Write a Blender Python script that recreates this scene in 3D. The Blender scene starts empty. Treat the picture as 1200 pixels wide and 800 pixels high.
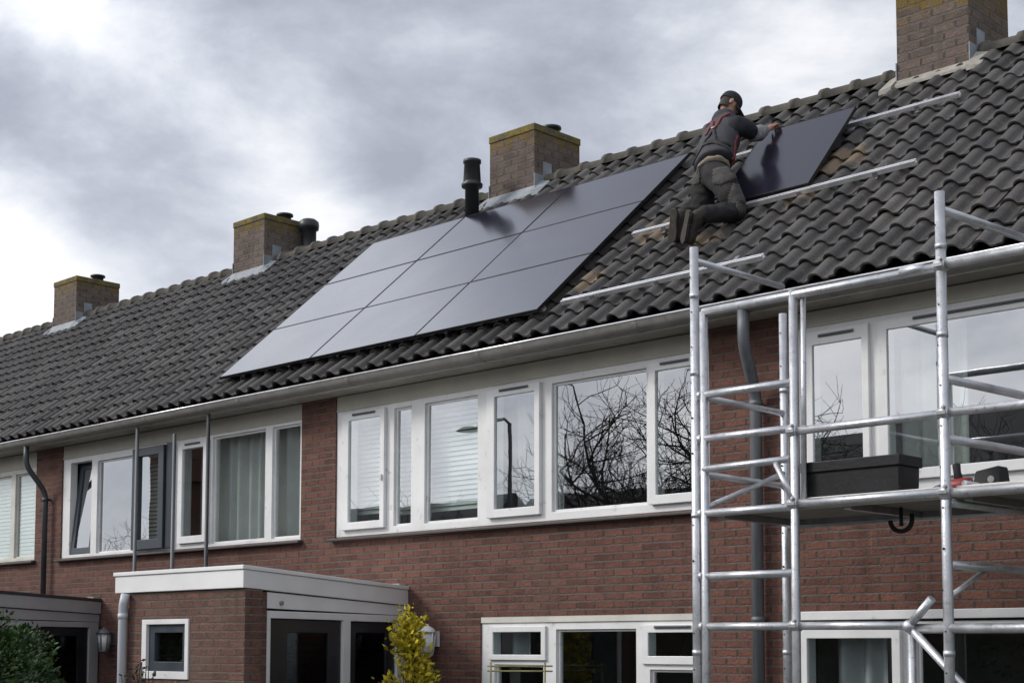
import bpy, bmesh, math, random
from mathutils import Vector, Matrix, Euler
from mathutils.bvhtree import BVHTree
random.seed(7)
C = bpy.data.collections.new('place'); S = bpy.context.scene; S.collection.children.link(C)
R = math.radians
PITCH = R(41.3155); TAN = math.tan(PITCH); COS = math.cos(PITCH); SIN = math.sin(PITCH)
EY, EZ = -0.42, 4.87                     # a line of the roof plane, above the gutter's lip
RY = 2.72                                # the ridge
def roof_z(y): return EZ + (y - EY) * TAN
def roof_pt(x, v, h=0.0):                # x along the street, v up the slope, h off it
    return Vector((x, EY + v*COS - h*SIN, EZ + v*SIN + h*COS))

# ------------------------------------------------------------------ materials
def newmat(name):
    m = bpy.data.materials.new(name); m.use_nodes = True
    nt = m.node_tree; b = nt.nodes['Principled BSDF']
    return m, nt, b
def nd(nt, t, **k):
    n = nt.nodes.new(t)
    for a, v in k.items(): setattr(n, a, v)
    return n
def noise(nt, vec, scale, detail=4, rough=.55, dist=0):
    n = nd(nt, 'ShaderNodeTexNoise'); n.inputs['Scale'].default_value = scale
    n.inputs['Detail'].default_value = detail; n.inputs['Roughness'].default_value = rough
    n.inputs['Distortion'].default_value = dist
    if vec is not None: nt.links.new(vec, n.inputs['Vector'])
    return n.outputs['Fac']
def ramp(nt, fac, stops):
    r = nd(nt, 'ShaderNodeValToRGB'); e = r.color_ramp.elements
    while len(e) < len(stops): e.new(.5)
    for i, (p, c) in enumerate(stops):
        e[i].position = p; e[i].color = (c, c, c, 1) if not hasattr(c, '__len__') else (*c, 1)
    nt.links.new(fac, r.inputs['Fac']); return r.outputs['Color']
def mixc(nt, fac, a, b, mode='MIX'):
    m = nd(nt, 'ShaderNodeMix', data_type='RGBA', blend_type=mode)
    for s, v in ((0, fac), (6, a), (7, b)):
        if isinstance(v, bpy.types.NodeSocket): nt.links.new(v, m.inputs[s])
        else: m.inputs[s].default_value = v if not hasattr(v, '__len__') else (*v, 1)
    return m.outputs[2]
def bump(nt, b, h, dist, strength=1.0):
    n = nd(nt, 'ShaderNodeBump'); n.inputs['Distance'].default_value = dist; n.inputs['Strength'].default_value = strength
    nt.links.new(h, n.inputs['Height']); nt.links.new(n.outputs['Normal'], b.inputs['Normal'])
def pos(nt):
    return nd(nt, 'ShaderNodeNewGeometry').outputs['Position']
def simple(name, col, rough=.6, metal=0., var=.25, scale=6., bmp=0., dirt=None, streak=False, spec=.5):
    m, nt, b = newmat(name); b.inputs['Roughness'].default_value = rough; b.inputs['Metallic'].default_value = metal
    b.inputs['Specular IOR Level'].default_value = spec
    v = nd(nt, 'ShaderNodeTexCoord').outputs['Object']
    if streak:
        mp = nd(nt, 'ShaderNodeMapping'); mp.inputs['Scale'].default_value = (6, 6, .5); nt.links.new(v, mp.inputs['Vector']); v = mp.outputs['Vector']
    f = noise(nt, v, scale, 6, .6)
    lo = tuple(c*(1-var) for c in col); hi = tuple(min(1, c*(1+var)) for c in col)
    c = mixc(nt, ramp(nt, f, [(.3, 0.), (.7, 1.)]), lo, hi)
    if dirt:
        f2 = noise(nt, v, scale*2.7, 8, .7)
        c = mixc(nt, ramp(nt, f2, [(dirt[1], 0.), (min(1, dirt[1]+.15), 1.)]), c, dirt[0])
    nt.links.new(c, b.inputs['Base Color'])
    nt.links.new(ramp(nt, f, [(.25, max(0, rough-.1)), (.75, min(1, rough+.12))]), b.inputs['Roughness'])
    if bmp: bump(nt, b, noise(nt, v, scale*8, 4), bmp)
    return m
def brick(name, c1, c2, mort, bw=.22, rh=.07, stain=(.1, .085, .075), stain_at=.56, lichen=None, ms=.0095):
    m, nt, b = newmat(name)
    uv = nd(nt, 'ShaderNodeUVMap').outputs['UV']; P = pos(nt)
    # slightly ragged edges
    nz = nd(nt, 'ShaderNodeTexNoise'); nz.inputs['Scale'].default_value = 26; nt.links.new(P, nz.inputs['Vector'])
    va = nd(nt, 'ShaderNodeVectorMath', operation='MULTIPLY_ADD'); nt.links.new(nz.outputs['Color'], va.inputs[0])
    va.inputs[1].default_value = (.011, .011, 0); nt.links.new(uv, va.inputs[2])
    t = nd(nt, 'ShaderNodeTexBrick'); nt.links.new(va.outputs[0], t.inputs['Vector'])
    for k, v in (('Scale', 1), ('Mortar Size', ms), ('Mortar Smooth', .25), ('Bias', 0), ('Brick Width', bw), ('Row Height', rh)): t.inputs[k].default_value = v
    t.inputs['Color1'].default_value = (*c1, 1); t.inputs['Color2'].default_value = (*c2, 1); t.inputs['Mortar'].default_value = (*mort, 1)
    f1 = noise(nt, P, 38, 5, .7); f2 = noise(nt, P, 1.3, 6, .65); f3 = noise(nt, P, 9, 6, .7)
    sp = nd(nt, 'ShaderNodeSeparateXYZ'); nt.links.new(va.outputs[0], sp.inputs[0])
    fz = nd(nt, 'ShaderNodeMath', operation='DIVIDE'); nt.links.new(sp.outputs['Y'], fz.inputs[0]); fz.inputs[1].default_value = rh
    fr = nd(nt, 'ShaderNodeMath', operation='PINGPONG'); nt.links.new(fz.outputs[0], fr.inputs[0]); fr.inputs[1].default_value = .5
    bed = ramp(nt, fr.outputs[0], [(.5*ms/rh, 1.), (1.1*ms/rh, 0.)])        # 1 in the bed joints, 0 in the perpends
    mvar = ramp(nt, noise(nt, P, 2.3, 6, .7), [(.35, 0.), (.65, .75)])
    perp = mixc(nt, bed, tuple(x*.33 for x in mort), mort)
    fz2 = noise(nt, P, 5.2, 3, .6)
    c0 = mixc(nt, ramp(nt, fz2, [(.35, 0.), (.65, .5)]), t.outputs['Color'], tuple(x*1.35 for x in c1))
    perp = mixc(nt, mvar, perp, tuple(x*.5 for x in mort))
    c0 = mixc(nt, t.outputs['Fac'], c0, perp)
    c = mixc(nt, ramp(nt, f1, [(.3, 0.), (.75, .6)]), c0, tuple(x*.45 for x in c1))
    c = mixc(nt, ramp(nt, f2, [(stain_at, 0.), (stain_at+.22, .7)]), c, stain)
    c = mixc(nt, ramp(nt, f3, [(.58, 0.), (.8, .5)]), c, tuple(min(1, x*1.7+.03) for x in c2))
    ms_ = nd(nt, 'ShaderNodeMapping'); ms_.inputs['Scale'].default_value = (5, 5, .45); nt.links.new(P, ms_.inputs['Vector'])
    c = mixc(nt, ramp(nt, noise(nt, ms_.outputs[0], 1.5, 6, .65), [(.55, 0.), (.75, .5)]), c, tuple(x*.38 for x in c1))
    c = mixc(nt, ramp(nt, noise(nt, ms_.outputs[0], 2.1, 7, .7, .4), [(.62, 0.), (.74, .3)]), c, (.3, .27, .24))
    if lichen:
        sep = nd(nt, 'ShaderNodeSeparateXYZ'); nt.links.new(P, sep.inputs[0])
        mr = nd(nt, 'ShaderNodeMapRange'); nt.links.new(sep.outputs['Z'], mr.inputs['Value'])
        mr.inputs['From Min'].default_value = lichen[0]; mr.inputs['From Max'].default_value = lichen[1]
        mm = nd(nt, 'ShaderNodeMath', operation='MULTIPLY_ADD'); nt.links.new(noise(nt, P, 7, 8, .75), mm.inputs[0]); mm.inputs[1].default_value = 1.7; 
        ad = nd(nt, 'ShaderNodeMath', operation='SUBTRACT'); nt.links.new(mr.outputs[0], ad.inputs[0]); ad.inputs[1].default_value = 1.15
        nt.links.new(ad.outputs[0], mm.inputs[2])
        c = mixc(nt, ramp(nt, mm.outputs[0], [(.35, 0.), (.62, .85)]), c, lichen[2])
    nt.links.new(c, b.inputs['Base Color']); b.inputs['Roughness'].default_value = .85; b.inputs['Specular IOR Level'].default_value = .25
    h = nd(nt, 'ShaderNodeMath', operation='MULTIPLY_ADD'); nt.links.new(t.outputs['Fac'], h.inputs[0]); h.inputs[1].default_value = -1.0
    nt.links.new(f1, h.inputs[2]); bump(nt, b, h.outputs[0], .02, 1.0)
    return m
M = {}
M['brick'] = brick('red_brick', (.205, .094, .07), (.088, .044, .037), (.2, .17, .152), stain=(.14, .095, .076), ms=.0105)
M['brick_grey'] = brick('weathered_chimney_brick', (.185, .135, .112), (.085, .066, .058), (.2, .182, .165), bw=.24, rh=.088, ms=.013, stain=(.17, .145, .125), stain_at=.5, lichen=(7.55, 8.3, (.17, .115, .02)))
M['brick_porch'] = brick('porch_brick', (.19, .098, .074), (.1, .054, .043), (.22, .192, .17), stain=(.15, .12, .1), stain_at=.5)
def tile_mat():
    m, nt, b = newmat('weathered_roof_tile'); P = pos(nt)
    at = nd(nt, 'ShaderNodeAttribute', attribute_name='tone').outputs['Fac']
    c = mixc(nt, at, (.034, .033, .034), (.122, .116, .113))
    f = noise(nt, P, 3.2, 8, .7); f2 = noise(nt, P, 17, 8, .75); f3 = noise(nt, P, 55, 5, .7)
    c = mixc(nt, ramp(nt, f, [(.4, 0.), (.72, .55)]), c, (.1, .088, .074))
    c = mixc(nt, ramp(nt, f2, [(.54, 0.), (.7, .75)]), c, (.185, .168, .145))
    c = mixc(nt, ramp(nt, f3, [(.3, .45), (.6, 0.)]), c, (.02, .019, .019))
    c = mixc(nt, ramp(nt, noise(nt, P, 6.5, 9, .8), [(.66, 0.), (.8, .6)]), c, (.12, .11, .04))
    c = mixc(nt, ramp(nt, noise(nt, P, 1.7, 7, .75, .6), [(.6, 0.), (.7, .5)]), c, (.15, .135, .11))
    c = mixc(nt, ramp(nt, noise(nt, P, .9, 6, .7), [(.35, .45), (.55, 0.)]), c, (.032, .03, .03))
    fd = noise(nt, P, 8, 6, .7); fd2 = noise(nt, P, 2.2, 4, .6)
    for q_, rr_ in (((-7.03, 1.31, 6.43), .3), ((-7.19, 1.25, 6.4), .22), ((-7.17, .87, 6.05), .2), ((-8.75, .84, 6.02), .28), ((-9.09, .25, 5.5), .22), ((-7.9, .5, 5.7), .2)):
        ds = nd(nt, 'ShaderNodeVectorMath', operation='DISTANCE'); nt.links.new(P, ds.inputs[0]); ds.inputs[1].default_value = q_
        ma = nd(nt, 'ShaderNodeMath', operation='MULTIPLY_ADD'); nt.links.new(fd, ma.inputs[0]); ma.inputs[1].default_value = -rr_*1.35
        nt.links.new(ds.outputs['Value'], ma.inputs[2])
        c = mixc(nt, ramp(nt, ma.outputs[0], [(0., .6), (max(.01, rr_*.22), 0.)]), c, (.24, .175, .115))
    nt.links.new(c, b.inputs['Base Color'])
    nt.links.new(ramp(nt, f2, [(.2, .5), (.8, .8)]), b.inputs['Roughness']); b.inputs['Specular IOR Level'].default_value = .35
    bump(nt, b, f3, .006, .8); return m
M['tile'] = tile_mat()
M['ridge'] = simple('ridge_tile', (.075, .068, .058), .85, 0, .4, 7, .006, dirt=((.16, .125, .03), .56))
M['white'] = simple('white_paint', (.7, .7, .7), .42, 0, .07, 3, 0, dirt=((.36, .35, .32), .6))
M['offwhite'] = simple('weathered_offwhite_paint', (.56, .55, .5), .55, 0, .12, 3, .001, dirt=((.3, .28, .24), .6))
M['cream'] = simple('cream_board', (.44, .42, .36), .6, 0, .12, 2, .001, dirt=((.24, .22, .18), .64))
M['soffit'] = simple('shaded_grimy_soffit', (.27, .255, .22), .7, 0, .25, 2.5, .001, dirt=((.14, .125, .1), .55))  # base colour lowered to carry the shade under the eaves, with grime on top
M['fascia'] = simple('white_fascia_board', (.76, .76, .76), .38, 0, .05, 2, 0, dirt=((.55, .54, .5), .66))
M['greyfascia'] = simple('grey_fascia_board', (.36, .36, .365), .45, 0, .08, 2, 0)
M['gutter'] = simple('weathered_zinc', (.2, .19, .177), .5, .15, .2, 5, .002, dirt=((.16, .14, .12), .56))
M['zinc'] = simple('grey_zinc_pipe', (.13, .137, .148), .5, .4, .25, 4, .002, streak=True)
M['darkpipe'] = simple('dark_grey_pipe', (.045, .05, .055), .45, .1, .25, 5, 0)
M['palepipe'] = simple('pale_grey_pipe', (.5, .52, .55), .45, 0, .1, 5, 0, streak=True)
M['lead'] = simple('lead_flashing', (.23, .25, .27), .65, .1, .3, 5, .002)
M['mortar'] = simple('pale_mortar', (.3, .285, .25), .9, 0, .25, 12, .006, dirt=((.2, .17, .1), .55))
M['flue'] = simple('black_flue', (.018, .021, .024), .42, 0, .3, 6, 0)
M['navy'] = simple('dark_blue_grey_frame', (.035, .045, .058), .4, 0, .15, 4, 0)
M['blackdoor'] = simple('black_door_paint', (.011, .014, .018), .35, 0, .2, 4, 0)
M['dark'] = simple('dark_rubber', (.012, .012, .013), .7, 0, .3, 5, 0)
M['plaster'] = simple('room_plaster', (.3, .29, .27), .9, 0, .1, 3, 0)
M['curtain'] = simple('sheer_curtain', (.56, .545, .52), .9, 0, .08, 5, 0)
M['greycurtain'] = simple('grey_net_curtain', (.42, .42, .43), .9, 0, .08, 5, 0)
M['blind'] = simple('white_slat_blind', (.72, .72, .69), .6, 0, .04, 3, 0)
M['sill'] = simple('dark_tiled_sill', (.055, .045, .042), .55, 0, .3, 11, .003)
M['alu'] = simple('scuffed_aluminium', (.55, .56, .585), .42, .8, .14, 9, .002, dirt=((.24, .24, .25), .57))
M['alu_rail'] = simple('bright_aluminium_rail', (.86, .86, .87), .3, .75, .04, 7, 0)
M['panelframe'] = simple('black_anodised_frame', (.012, .012, .014), .38, .3, .2, 4, 0)
M['plywood'] = simple('worn_plywood_deck', (.2, .185, .165), .8, 0, .25, 8, .002)
M['decktrim'] = simple('pale_deck_edge', (.55, .53, .48), .55, .1, .15, 8, .001)
M['crate'] = simple('black_plastic', (.008, .008, .0095), .5, 0, .4, 5, .002, dirt=((.045, .045, .048), .6), spec=.3)
M['red'] = simple('red_plastic', (.24, .02, .017), .4, 0, .1, 5, 0)
M['steel'] = simple('dull_steel', (.3, .3, .31), .45, .7, .2, 9, 0)
M['skin'] = simple('skin', (.42, .23, .165), .55, 0, .1, 9, 0)
M['hair'] = simple('dark_hair', (.025, .018, .014), .7, 0, .3, 30, .002)
M['cap'] = simple('black_cotton_cap', (.014, .014, .016), .85, 0, .2, 12, .001)
M['vest'] = simple('dark_grey_quilted_vest', (.034, .034, .042), .75, 0, .3, 9, .004)
M['sleeve'] = simple('black_fleece', (.013, .014, .019), .85, 0, .3, 12, .003)
M['sleevegrey'] = simple('grey_knit_sleeve', (.24, .24, .255), .9, 0, .25, 22, .004)
M['trousers'] = simple('black_work_trousers', (.012, .0115, .012), .85, 0, .4, 9, .004, dirt=((.05, .045, .04), .6))
M['pocket'] = simple('dusty_grey_canvas', (.062, .057, .051), .9, 0, .4, 16, .003, dirt=((.03, .028, .026), .5))
M['undershirt'] = simple('beige_shirt', (.27, .225, .175), .9, 0, .15, 12, .002)
M['strap'] = simple('red_harness_strap', (.15, .024, .026), .7, 0, .25, 14, 0)
M['boot'] = simple('worn_brown_black_boot', (.035, .028, .024), .75, 0, .4, 12, .004, dirt=((.11, .085, .06), .56))
M['bark'] = simple('dark_bark', (.035, .03, .026), .9, 0, .3, 14, .01)
M['asphalt'] = simple('asphalt', (.05, .05, .052), .9, 0, .2, 3, .004)
M['paving'] = simple('concrete_paving', (.11, .107, .1), .9, 0, .15, 2, .004)
M['grass'] = simple('mown_lawn', (.035, .06, .018), .95, 0, .35, 1.5, .02)
M['lampglass'] = simple('frosted_lamp_glass', (.6, .62, .62), .25, 0, .05, 5, 0)
M['bamboo'] = simple('green_bamboo_cane', (.2, .19, .07), .6, 0, .3, 9, 0)
def leafmat(name, a, b_):
    m, nt, b = newmat(name)
    at = nd(nt, 'ShaderNodeAttribute', attribute_name='tone').outputs['Fac']
    nt.links.new(mixc(nt, at, a, b_), b.inputs['Base Color']); b.inputs['Roughness'].default_value = .55; b.inputs['Specular IOR Level'].default_value = .25
    return m
M['leaf_dark'] = leafmat('dark_glossy_leaf', (.01, .03, .008), (.05, .1, .022))
M['leaf_gold'] = leafmat('yellow_green_leaf', (.16, .15, .012), (.62, .5, .035))
M['leaf_brown'] = leafmat('dark_twig_leaf', (.03, .02, .015), (.07, .06, .03))
M['leaf_hedge'] = leafmat('hedge_leaf', (.01, .018, .008), (.03, .042, .02))
def glassmat(name, extra, tint=(.8, .86, .85), ior=1.7, rough=.0, wav=.0006):
    m = bpy.data.materials.new(name); m.use_nodes = True; nt = m.node_tree; nt.nodes.clear()
    out = nd(nt, 'ShaderNodeOutputMaterial'); g = nd(nt, 'ShaderNodeBsdfGlossy'); t = nd(nt, 'ShaderNodeBsdfTransparent')
    mx = nd(nt, 'ShaderNodeMixShader'); fr = nd(nt, 'ShaderNodeFresnel'); fr.inputs['IOR'].default_value = ior
    a = nd(nt, 'ShaderNodeMath', operation='ADD', use_clamp=True); a.inputs[1].default_value = extra
    g.inputs['Roughness'].default_value = rough; g.inputs['Color'].default_value = (.95, .97, 1, 1); t.inputs['Color'].default_value = (*tint, 1)
    bp = nd(nt, 'ShaderNodeBump'); bp.inputs['Distance'].default_value = wav; bp.inputs['Strength'].default_value = .6
    nt.links.new(noise(nt, pos(nt), 1.6, 2), bp.inputs['Height']); nt.links.new(bp.outputs[0], g.inputs['Normal'])
    L = nt.links; L.new(fr.outputs[0], a.inputs[0])
    bf = nd(nt, 'ShaderNodeMath', operation='SUBTRACT'); bf.inputs[0].default_value = 1.0; L.new(nd(nt, 'ShaderNodeNewGeometry').outputs['Backfacing'], bf.inputs[1])
    fm = nd(nt, 'ShaderNodeMath', operation='MULTIPLY'); L.new(a.outputs[0], fm.inputs[0]); L.new(bf.outputs[0], fm.inputs[1]); L.new(fm.outputs[0], mx.inputs[0]); L.new(t.outputs[0], mx.inputs[1]); L.new(g.outputs[0], mx.inputs[2]); L.new(mx.outputs[0], out.inputs[0])
    return m
M['glass'] = glassmat('window_glass', .26, (.88, .92, .92), 1.5)
M['glass_bright'] = glassmat('coated_window_glass', .3, (.88, .93, .92), 1.5)
M['glass_porch'] = glassmat('tinted_porch_glass', .1, (.5, .53, .55), 1.5)
M['glass_dim'] = glassmat('plain_window_glass', .07, (.88, .92, .92), 1.5)
def panel_mat():
    m, nt, b = newmat('solar_cell_glass'); uv = nd(nt, 'ShaderNodeUVMap').outputs['UV']
    t = nd(nt, 'ShaderNodeTexBrick'); t.offset = 0; nt.links.new(uv, t.inputs['Vector'])
    for k, v in (('Scale', 1), ('Mortar Size', .0016), ('Mortar Smooth', .2), ('Brick Width', .166), ('Row Height', .083)): t.inputs[k].default_value = v
    t.inputs['Color1'].default_value = (.011, .0105, .02, 1); t.inputs['Color2'].default_value = (.0125, .012, .022, 1); t.inputs['Mortar'].default_value = (.034, .034, .042, 1)
    P = pos(nt); f = noise(nt, P, 1.1, 5, .6)
    nt.links.new(t.outputs['Color'], b.inputs['Base Color'])
    b.inputs['IOR'].default_value = 1.6
    nt.links.new(ramp(nt, f, [(.3, .13), (.7, .2)]), b.inputs['Roughness'])
    return m
M['cells'] = panel_mat()

# ------------------------------------------------------------------ mesh helpers
class MB:
    def __init__(s): s.v = []; s.f = []; s.tone = []; s.sm = []
    def face(s, pts, tone=.5, smooth=False):
        i = len(s.v); s.v += [tuple(p) for p in pts]; s.f.append(tuple(range(i, i+len(pts)))); s.tone.append(tone); s.sm.append(smooth)
    def grid(s, rows, closed=False, smooth=True, tone=.5):      # shared vertices
        i = len(s.v); n = len(rows[0])
        for r in rows: s.v += [tuple(p) for p in r]
        for a in range(len(rows)-1):
            for b in range(n if closed else n-1):
                c = (b+1) % n
                s.f.append((i+a*n+b, i+a*n+c, i+(a+1)*n+c, i+(a+1)*n+b)); s.tone.append(tone); s.sm.append(smooth)
    def hexa(s, b, t):                                           # bottom ring (ccw from above), top ring
        n = len(b); s.face(list(reversed(b))); s.face(t)
        for i in range(n): j = (i+1) % n; s.face([b[i], b[j], t[j], t[i]])
    def box(s, x0, x1, y0, y1, z0, z1):
        s.hexa([(x0, y0, z0), (x1, y0, z0), (x1, y1, z0), (x0, y1, z0)], [(x0, y0, z1), (x1, y0, z1), (x1, y1, z1), (x0, y1, z1)])
    def obox(s, o, ax, ay, az):                                  # oriented box from a corner and three edges
        o, ax, ay, az = map(Vector, (o, ax, ay, az)); b = [o, o+ax, o+ax+ay, o+ay]; s.hexa(b, [p+az for p in b])
    def tube(s, pts, r, n=12, caps=True, smooth=True):
        pts = [Vector(p) for p in pts]; k = len(pts); rr = r if hasattr(r, '__len__') else [r]*k
        rows = []; up = None
        for i, p in enumerate(pts):
            d = (pts[min(i+1, k-1)] - pts[max(i-1, 0)]).normalized()
            if up is None: up = d.orthogonal().normalized()
            else: up = (up - d*up.dot(d)).normalized()
            sd = d.cross(up); rows.append([p + (up*math.cos(2*math.pi*j/n) + sd*math.sin(2*math.pi*j/n))*rr[i] for j in range(n)])
        s.grid(rows, True, smooth)
        if caps: s.face(list(reversed(rows[0]))); s.face(rows[-1])
    def lathe(s, c, prof, n=20, cap=True):                       # prof: (radius, z)
        rows = [[(c[0]+r*math.cos(2*math.pi*j/n), c[1]+r*math.sin(2*math.pi*j/n), c[2]+z) for j in range(n)] for r, z in prof]
        s.grid(rows, True)
        if cap: s.face(list(reversed(rows[0]))); s.face(rows[-1])
    def plate(s, x0, x1, z0, z1, holes, y0, y1, T=None):         # board with rectangular openings, reveals included
        T = T or (lambda x, y, z: (x, y, z))
        X = sorted({x0, x1, *[a for h in holes for a in h[:2]]}); Z = sorted({z0, z1, *[a for h in holes for a in h[2:]]})
        X = [x for x in X if x0-1e-6 <= x <= x1+1e-6]; Z = [z for z in Z if z0-1e-6 <= z <= z1+1e-6]
        def solid(i, j):
            if i < 0 or j < 0 or i >= len(X)-1 or j >= len(Z)-1: return False
            cx, cz = (X[i]+X[i+1])/2, (Z[j]+Z[j+1])/2
            return not any(h[0] < cx < h[1] and h[2] < cz < h[3] for h in holes)
        for i in range(len(X)-1):
            for j in range(len(Z)-1):
                if not solid(i, j): continue
                a, b, c, d = X[i], X[i+1], Z[j], Z[j+1]
                s.face([T(a, y0, c), T(b, y0, c), T(b, y0, d), T(a, y0, d)]); s.face([T(b, y1, c), T(a, y1, c), T(a, y1, d), T(b, y1, d)])
                if not solid(i-1, j): s.face([T(a, y1, c), T(a, y0, c), T(a, y0, d), T(a, y1, d)])
                if not solid(i+1, j): s.face([T(b, y0, c), T(b, y1, c), T(b, y1, d), T(b, y0, d)])
                if not solid(i, j-1): s.face([T(a, y1, c), T(b, y1, c), T(b, y0, c), T(a, y0, c)])
                if not solid(i, j+1): s.face([T(a, y0, d), T(b, y0, d), T(b, y1, d), T(a, y1, d)])
    def build(s, name, mat, parent=None, weld=True, bevel=0., uvf=None):
        me = bpy.data.meshes.new(name); me.from_pydata(s.v, [], s.f)
        uv = me.uv_layers.new(name='UVMap')
        at = me.attributes.new('tone', 'FLOAT', 'FACE')
        for p in me.polygons:
            at.data[p.index].value = s.tone[p.index]; p.use_smooth = s.sm[p.index]
            n = p.normal
            t = Vector((1, 0, 0)) if abs(n.z) > .8 else Vector((-n.y, n.x, 0)).normalized()
            for li in p.loop_indices:
                q = me.vertices[me.loops[li].vertex_index].co
                uv.data[li].uv = uvf(q) if uvf else ((q.dot(t), q.y) if abs(n.z) > .8 else (q.dot(t), q.z))
        if weld:
            bm = bmesh.new(); bm.from_mesh(me); bmesh.ops.remove_doubles(bm, verts=bm.verts, dist=1e-5); bm.to_mesh(me); bm.free()
        me.materials.append(mat); o = bpy.data.objects.new(name, me); C.objects.link(o)
        if parent: o.parent = parent; o.matrix_parent_inverse = Matrix.Identity(4); o.location -= Vector(world_loc(parent))
        if bevel:
            b = o.modifiers.new('bevel', 'BEVEL'); b.width = bevel; b.segments = 2; b.limit_method = 'ANGLE'; b.angle_limit = R(40)
        return o
def world_loc(o):
    l = Vector((0, 0, 0))
    while o: l = l + o.location; o = o.parent
    return l
def tag(o, label=None, cat=None, group=None, kind=None):
    for k, v in (('label', label), ('category', cat), ('group', group), ('kind', kind)):
        if v: o[k] = v
    return o
def thing(name, loc, label, cat, group=None):
    o = bpy.data.objects.new(name, None); C.objects.link(o); o.location = loc; o.empty_display_size = .2
    return tag(o, label, cat, group)
def simple_obj(name, mat, fn, parent=None, bevel=0., **k):
    m = MB(); fn(m); return m.build(name, mat, parent, bevel=bevel, **k)

# ------------------------------------------------------------------ setting
g = MB(); n = 24; rows = []
for i in range(n+1): rows.append([(-160+320*j/n, -170+320*i/n, -.02) for j in range(n+1)])
g.grid(rows, smooth=False); tag(g.build('ground', M['grass']), kind='structure')
tag(simple_obj('pavement', M['paving'], lambda m: m.box(-90, 60, -9.6, -7.6, -.1, .1)), kind='structure')
tag(simple_obj('road', M['asphalt'], lambda m: m.box(-90, 60, -15.5, -9.6, -.1, .004)), kind='structure')
tag(simple_obj('garden_path', M['paving'], lambda m: m.box(-26, -1.5, -7.6, -.4, -.1, .03)), kind='structure')

# ------------------------------------------------------------------ roof pieces
TW, TG = .226, .293
def wave(u):
    a = abs((u % 1.0) - .5)/.27
    if a < 1: return -.008 + .05*math.sqrt(max(0, 1-a*a))**1.15
    b = (((u % 1.0)+.5) % 1.0 - .5)/.23
    return -.008 - .007*(1-b*b)
def tiles(m, x0, x1, back=False):
    rnd = random.Random(int(x0*100)+(5 if back else 0)); nseg = 18
    k0, k1 = math.floor(x0/TW), math.floor(x1/TW); vmax = (RY-EY)/COS
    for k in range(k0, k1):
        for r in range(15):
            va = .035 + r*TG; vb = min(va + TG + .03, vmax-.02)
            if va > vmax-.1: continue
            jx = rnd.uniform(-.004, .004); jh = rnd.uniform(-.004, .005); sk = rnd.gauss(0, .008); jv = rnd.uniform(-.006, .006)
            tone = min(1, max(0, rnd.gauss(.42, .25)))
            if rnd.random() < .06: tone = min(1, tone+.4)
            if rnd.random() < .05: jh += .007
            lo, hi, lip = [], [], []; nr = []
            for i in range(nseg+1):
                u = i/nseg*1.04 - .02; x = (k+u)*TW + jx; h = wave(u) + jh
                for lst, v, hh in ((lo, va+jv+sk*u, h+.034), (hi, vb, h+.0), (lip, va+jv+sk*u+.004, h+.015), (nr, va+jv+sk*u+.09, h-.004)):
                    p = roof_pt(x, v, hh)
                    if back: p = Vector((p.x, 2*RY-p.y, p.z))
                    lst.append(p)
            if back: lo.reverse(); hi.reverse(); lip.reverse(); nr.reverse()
            m.grid([lo, hi], tone=tone); m.grid([lip, lo], tone=min(1, tone+.4)); m.grid([nr, lip], tone=tone*.6)  # lit look of the lips painted in as lighter tone, shaded undersides darker
def caps(m, x0, x1):
    rnd = random.Random(int(x0*10)); x = x0; L = .36
    while x < x1-.02:
        xb = min(x+L+.03, x1); dz = rnd.uniform(-.008, .008); ra, rb = .118, .104
        def ring(xx, r): return [(xx, RY + r*1.12*math.sin(a), roof_z(RY)-.035+dz + r*math.cos(a)) for a in [(-1.65+3.3*i/12) for i in range(13)]]
        m.grid([ring(x, ra-.02), ring(x, ra+.016), ring(x+.055, ra+.016), ring(x+.06, ra-.004), ring(xb, rb)])
        x += L
def bx(name, mat, parent, x0, x1, y0, y1, z0, z1, bevel=.0):
    return simple_obj(name, mat, lambda m: m.box(x0, x1, y0, y1, z0, z1), parent, bevel=bevel)

def pane(parent, x0, x1, z0, z1, y, mat='glass', T=None):
    m = MB(); c = Vector(((x0+x1)/2, y, (z0+z1)/2)); a = random.uniform(-.0035, .0035); b = random.uniform(-.003, .003)
    rot = Matrix.Rotation(a, 3, 'Z') @ Matrix.Rotation(b, 3, 'X')
    e = .012
    def q(x, yy, z):
        p = c + rot @ Vector((x-c.x, yy-c.y, z-c.z)); return T(*p) if T else p
    m.plate(x0-e, x1+e, z0-e, z1+e, [], y, y+.008, q)
    return m.build('pane', M[mat], parent)
def sash(win, ox, oz, gx, gz, mat='white', y0=-.026, y1=.017, glass='glass', vent=False, tilt=0., handle=False):
    T = None
    if tilt:
        def T(x, y, z):
            p = Matrix.Rotation(-tilt, 3, 'X') @ Vector((0, y-.03, z-oz[0])); return (x, p.y+.05, p.z+oz[0])
    m = MB(); m.plate(ox[0], ox[1], oz[0], oz[1], [(gx[0], gx[1], gz[0], gz[1])], y0, y1, T)
    o = m.build('sash', M[mat], win, bevel=.005)
    pane(win, gx[0], gx[1], gz[0], gz[1], (y0+y1)/2, glass, T)
    if vent:
        c = (gx[0]+gx[1])/2; w = (gx[1]-gx[0])*.36; z = (gz[1]+oz[1])/2+.012
        v = MB(); v.box(c-w, c+w, y0-.014, y0-.002, z-.012, z+.012); v.build('vent', M['zinc'], win, bevel=.003)
        v = MB(); v.box(c-w+.012, c+w-.012, y0-.017, y0-.0145, z-.006, z-.001); v.build('vent_slot', M['dark'], win)
    if handle:
        v = MB(); zz = (gz[0]+gz[1])/2-.1; v.box(gx[1]+.02, gx[1]+.045, y0-.02, y0-.002, zz-.03, zz+.03); v.build('handle', M['offwhite'], win, bevel=.004)
    return o
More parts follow.
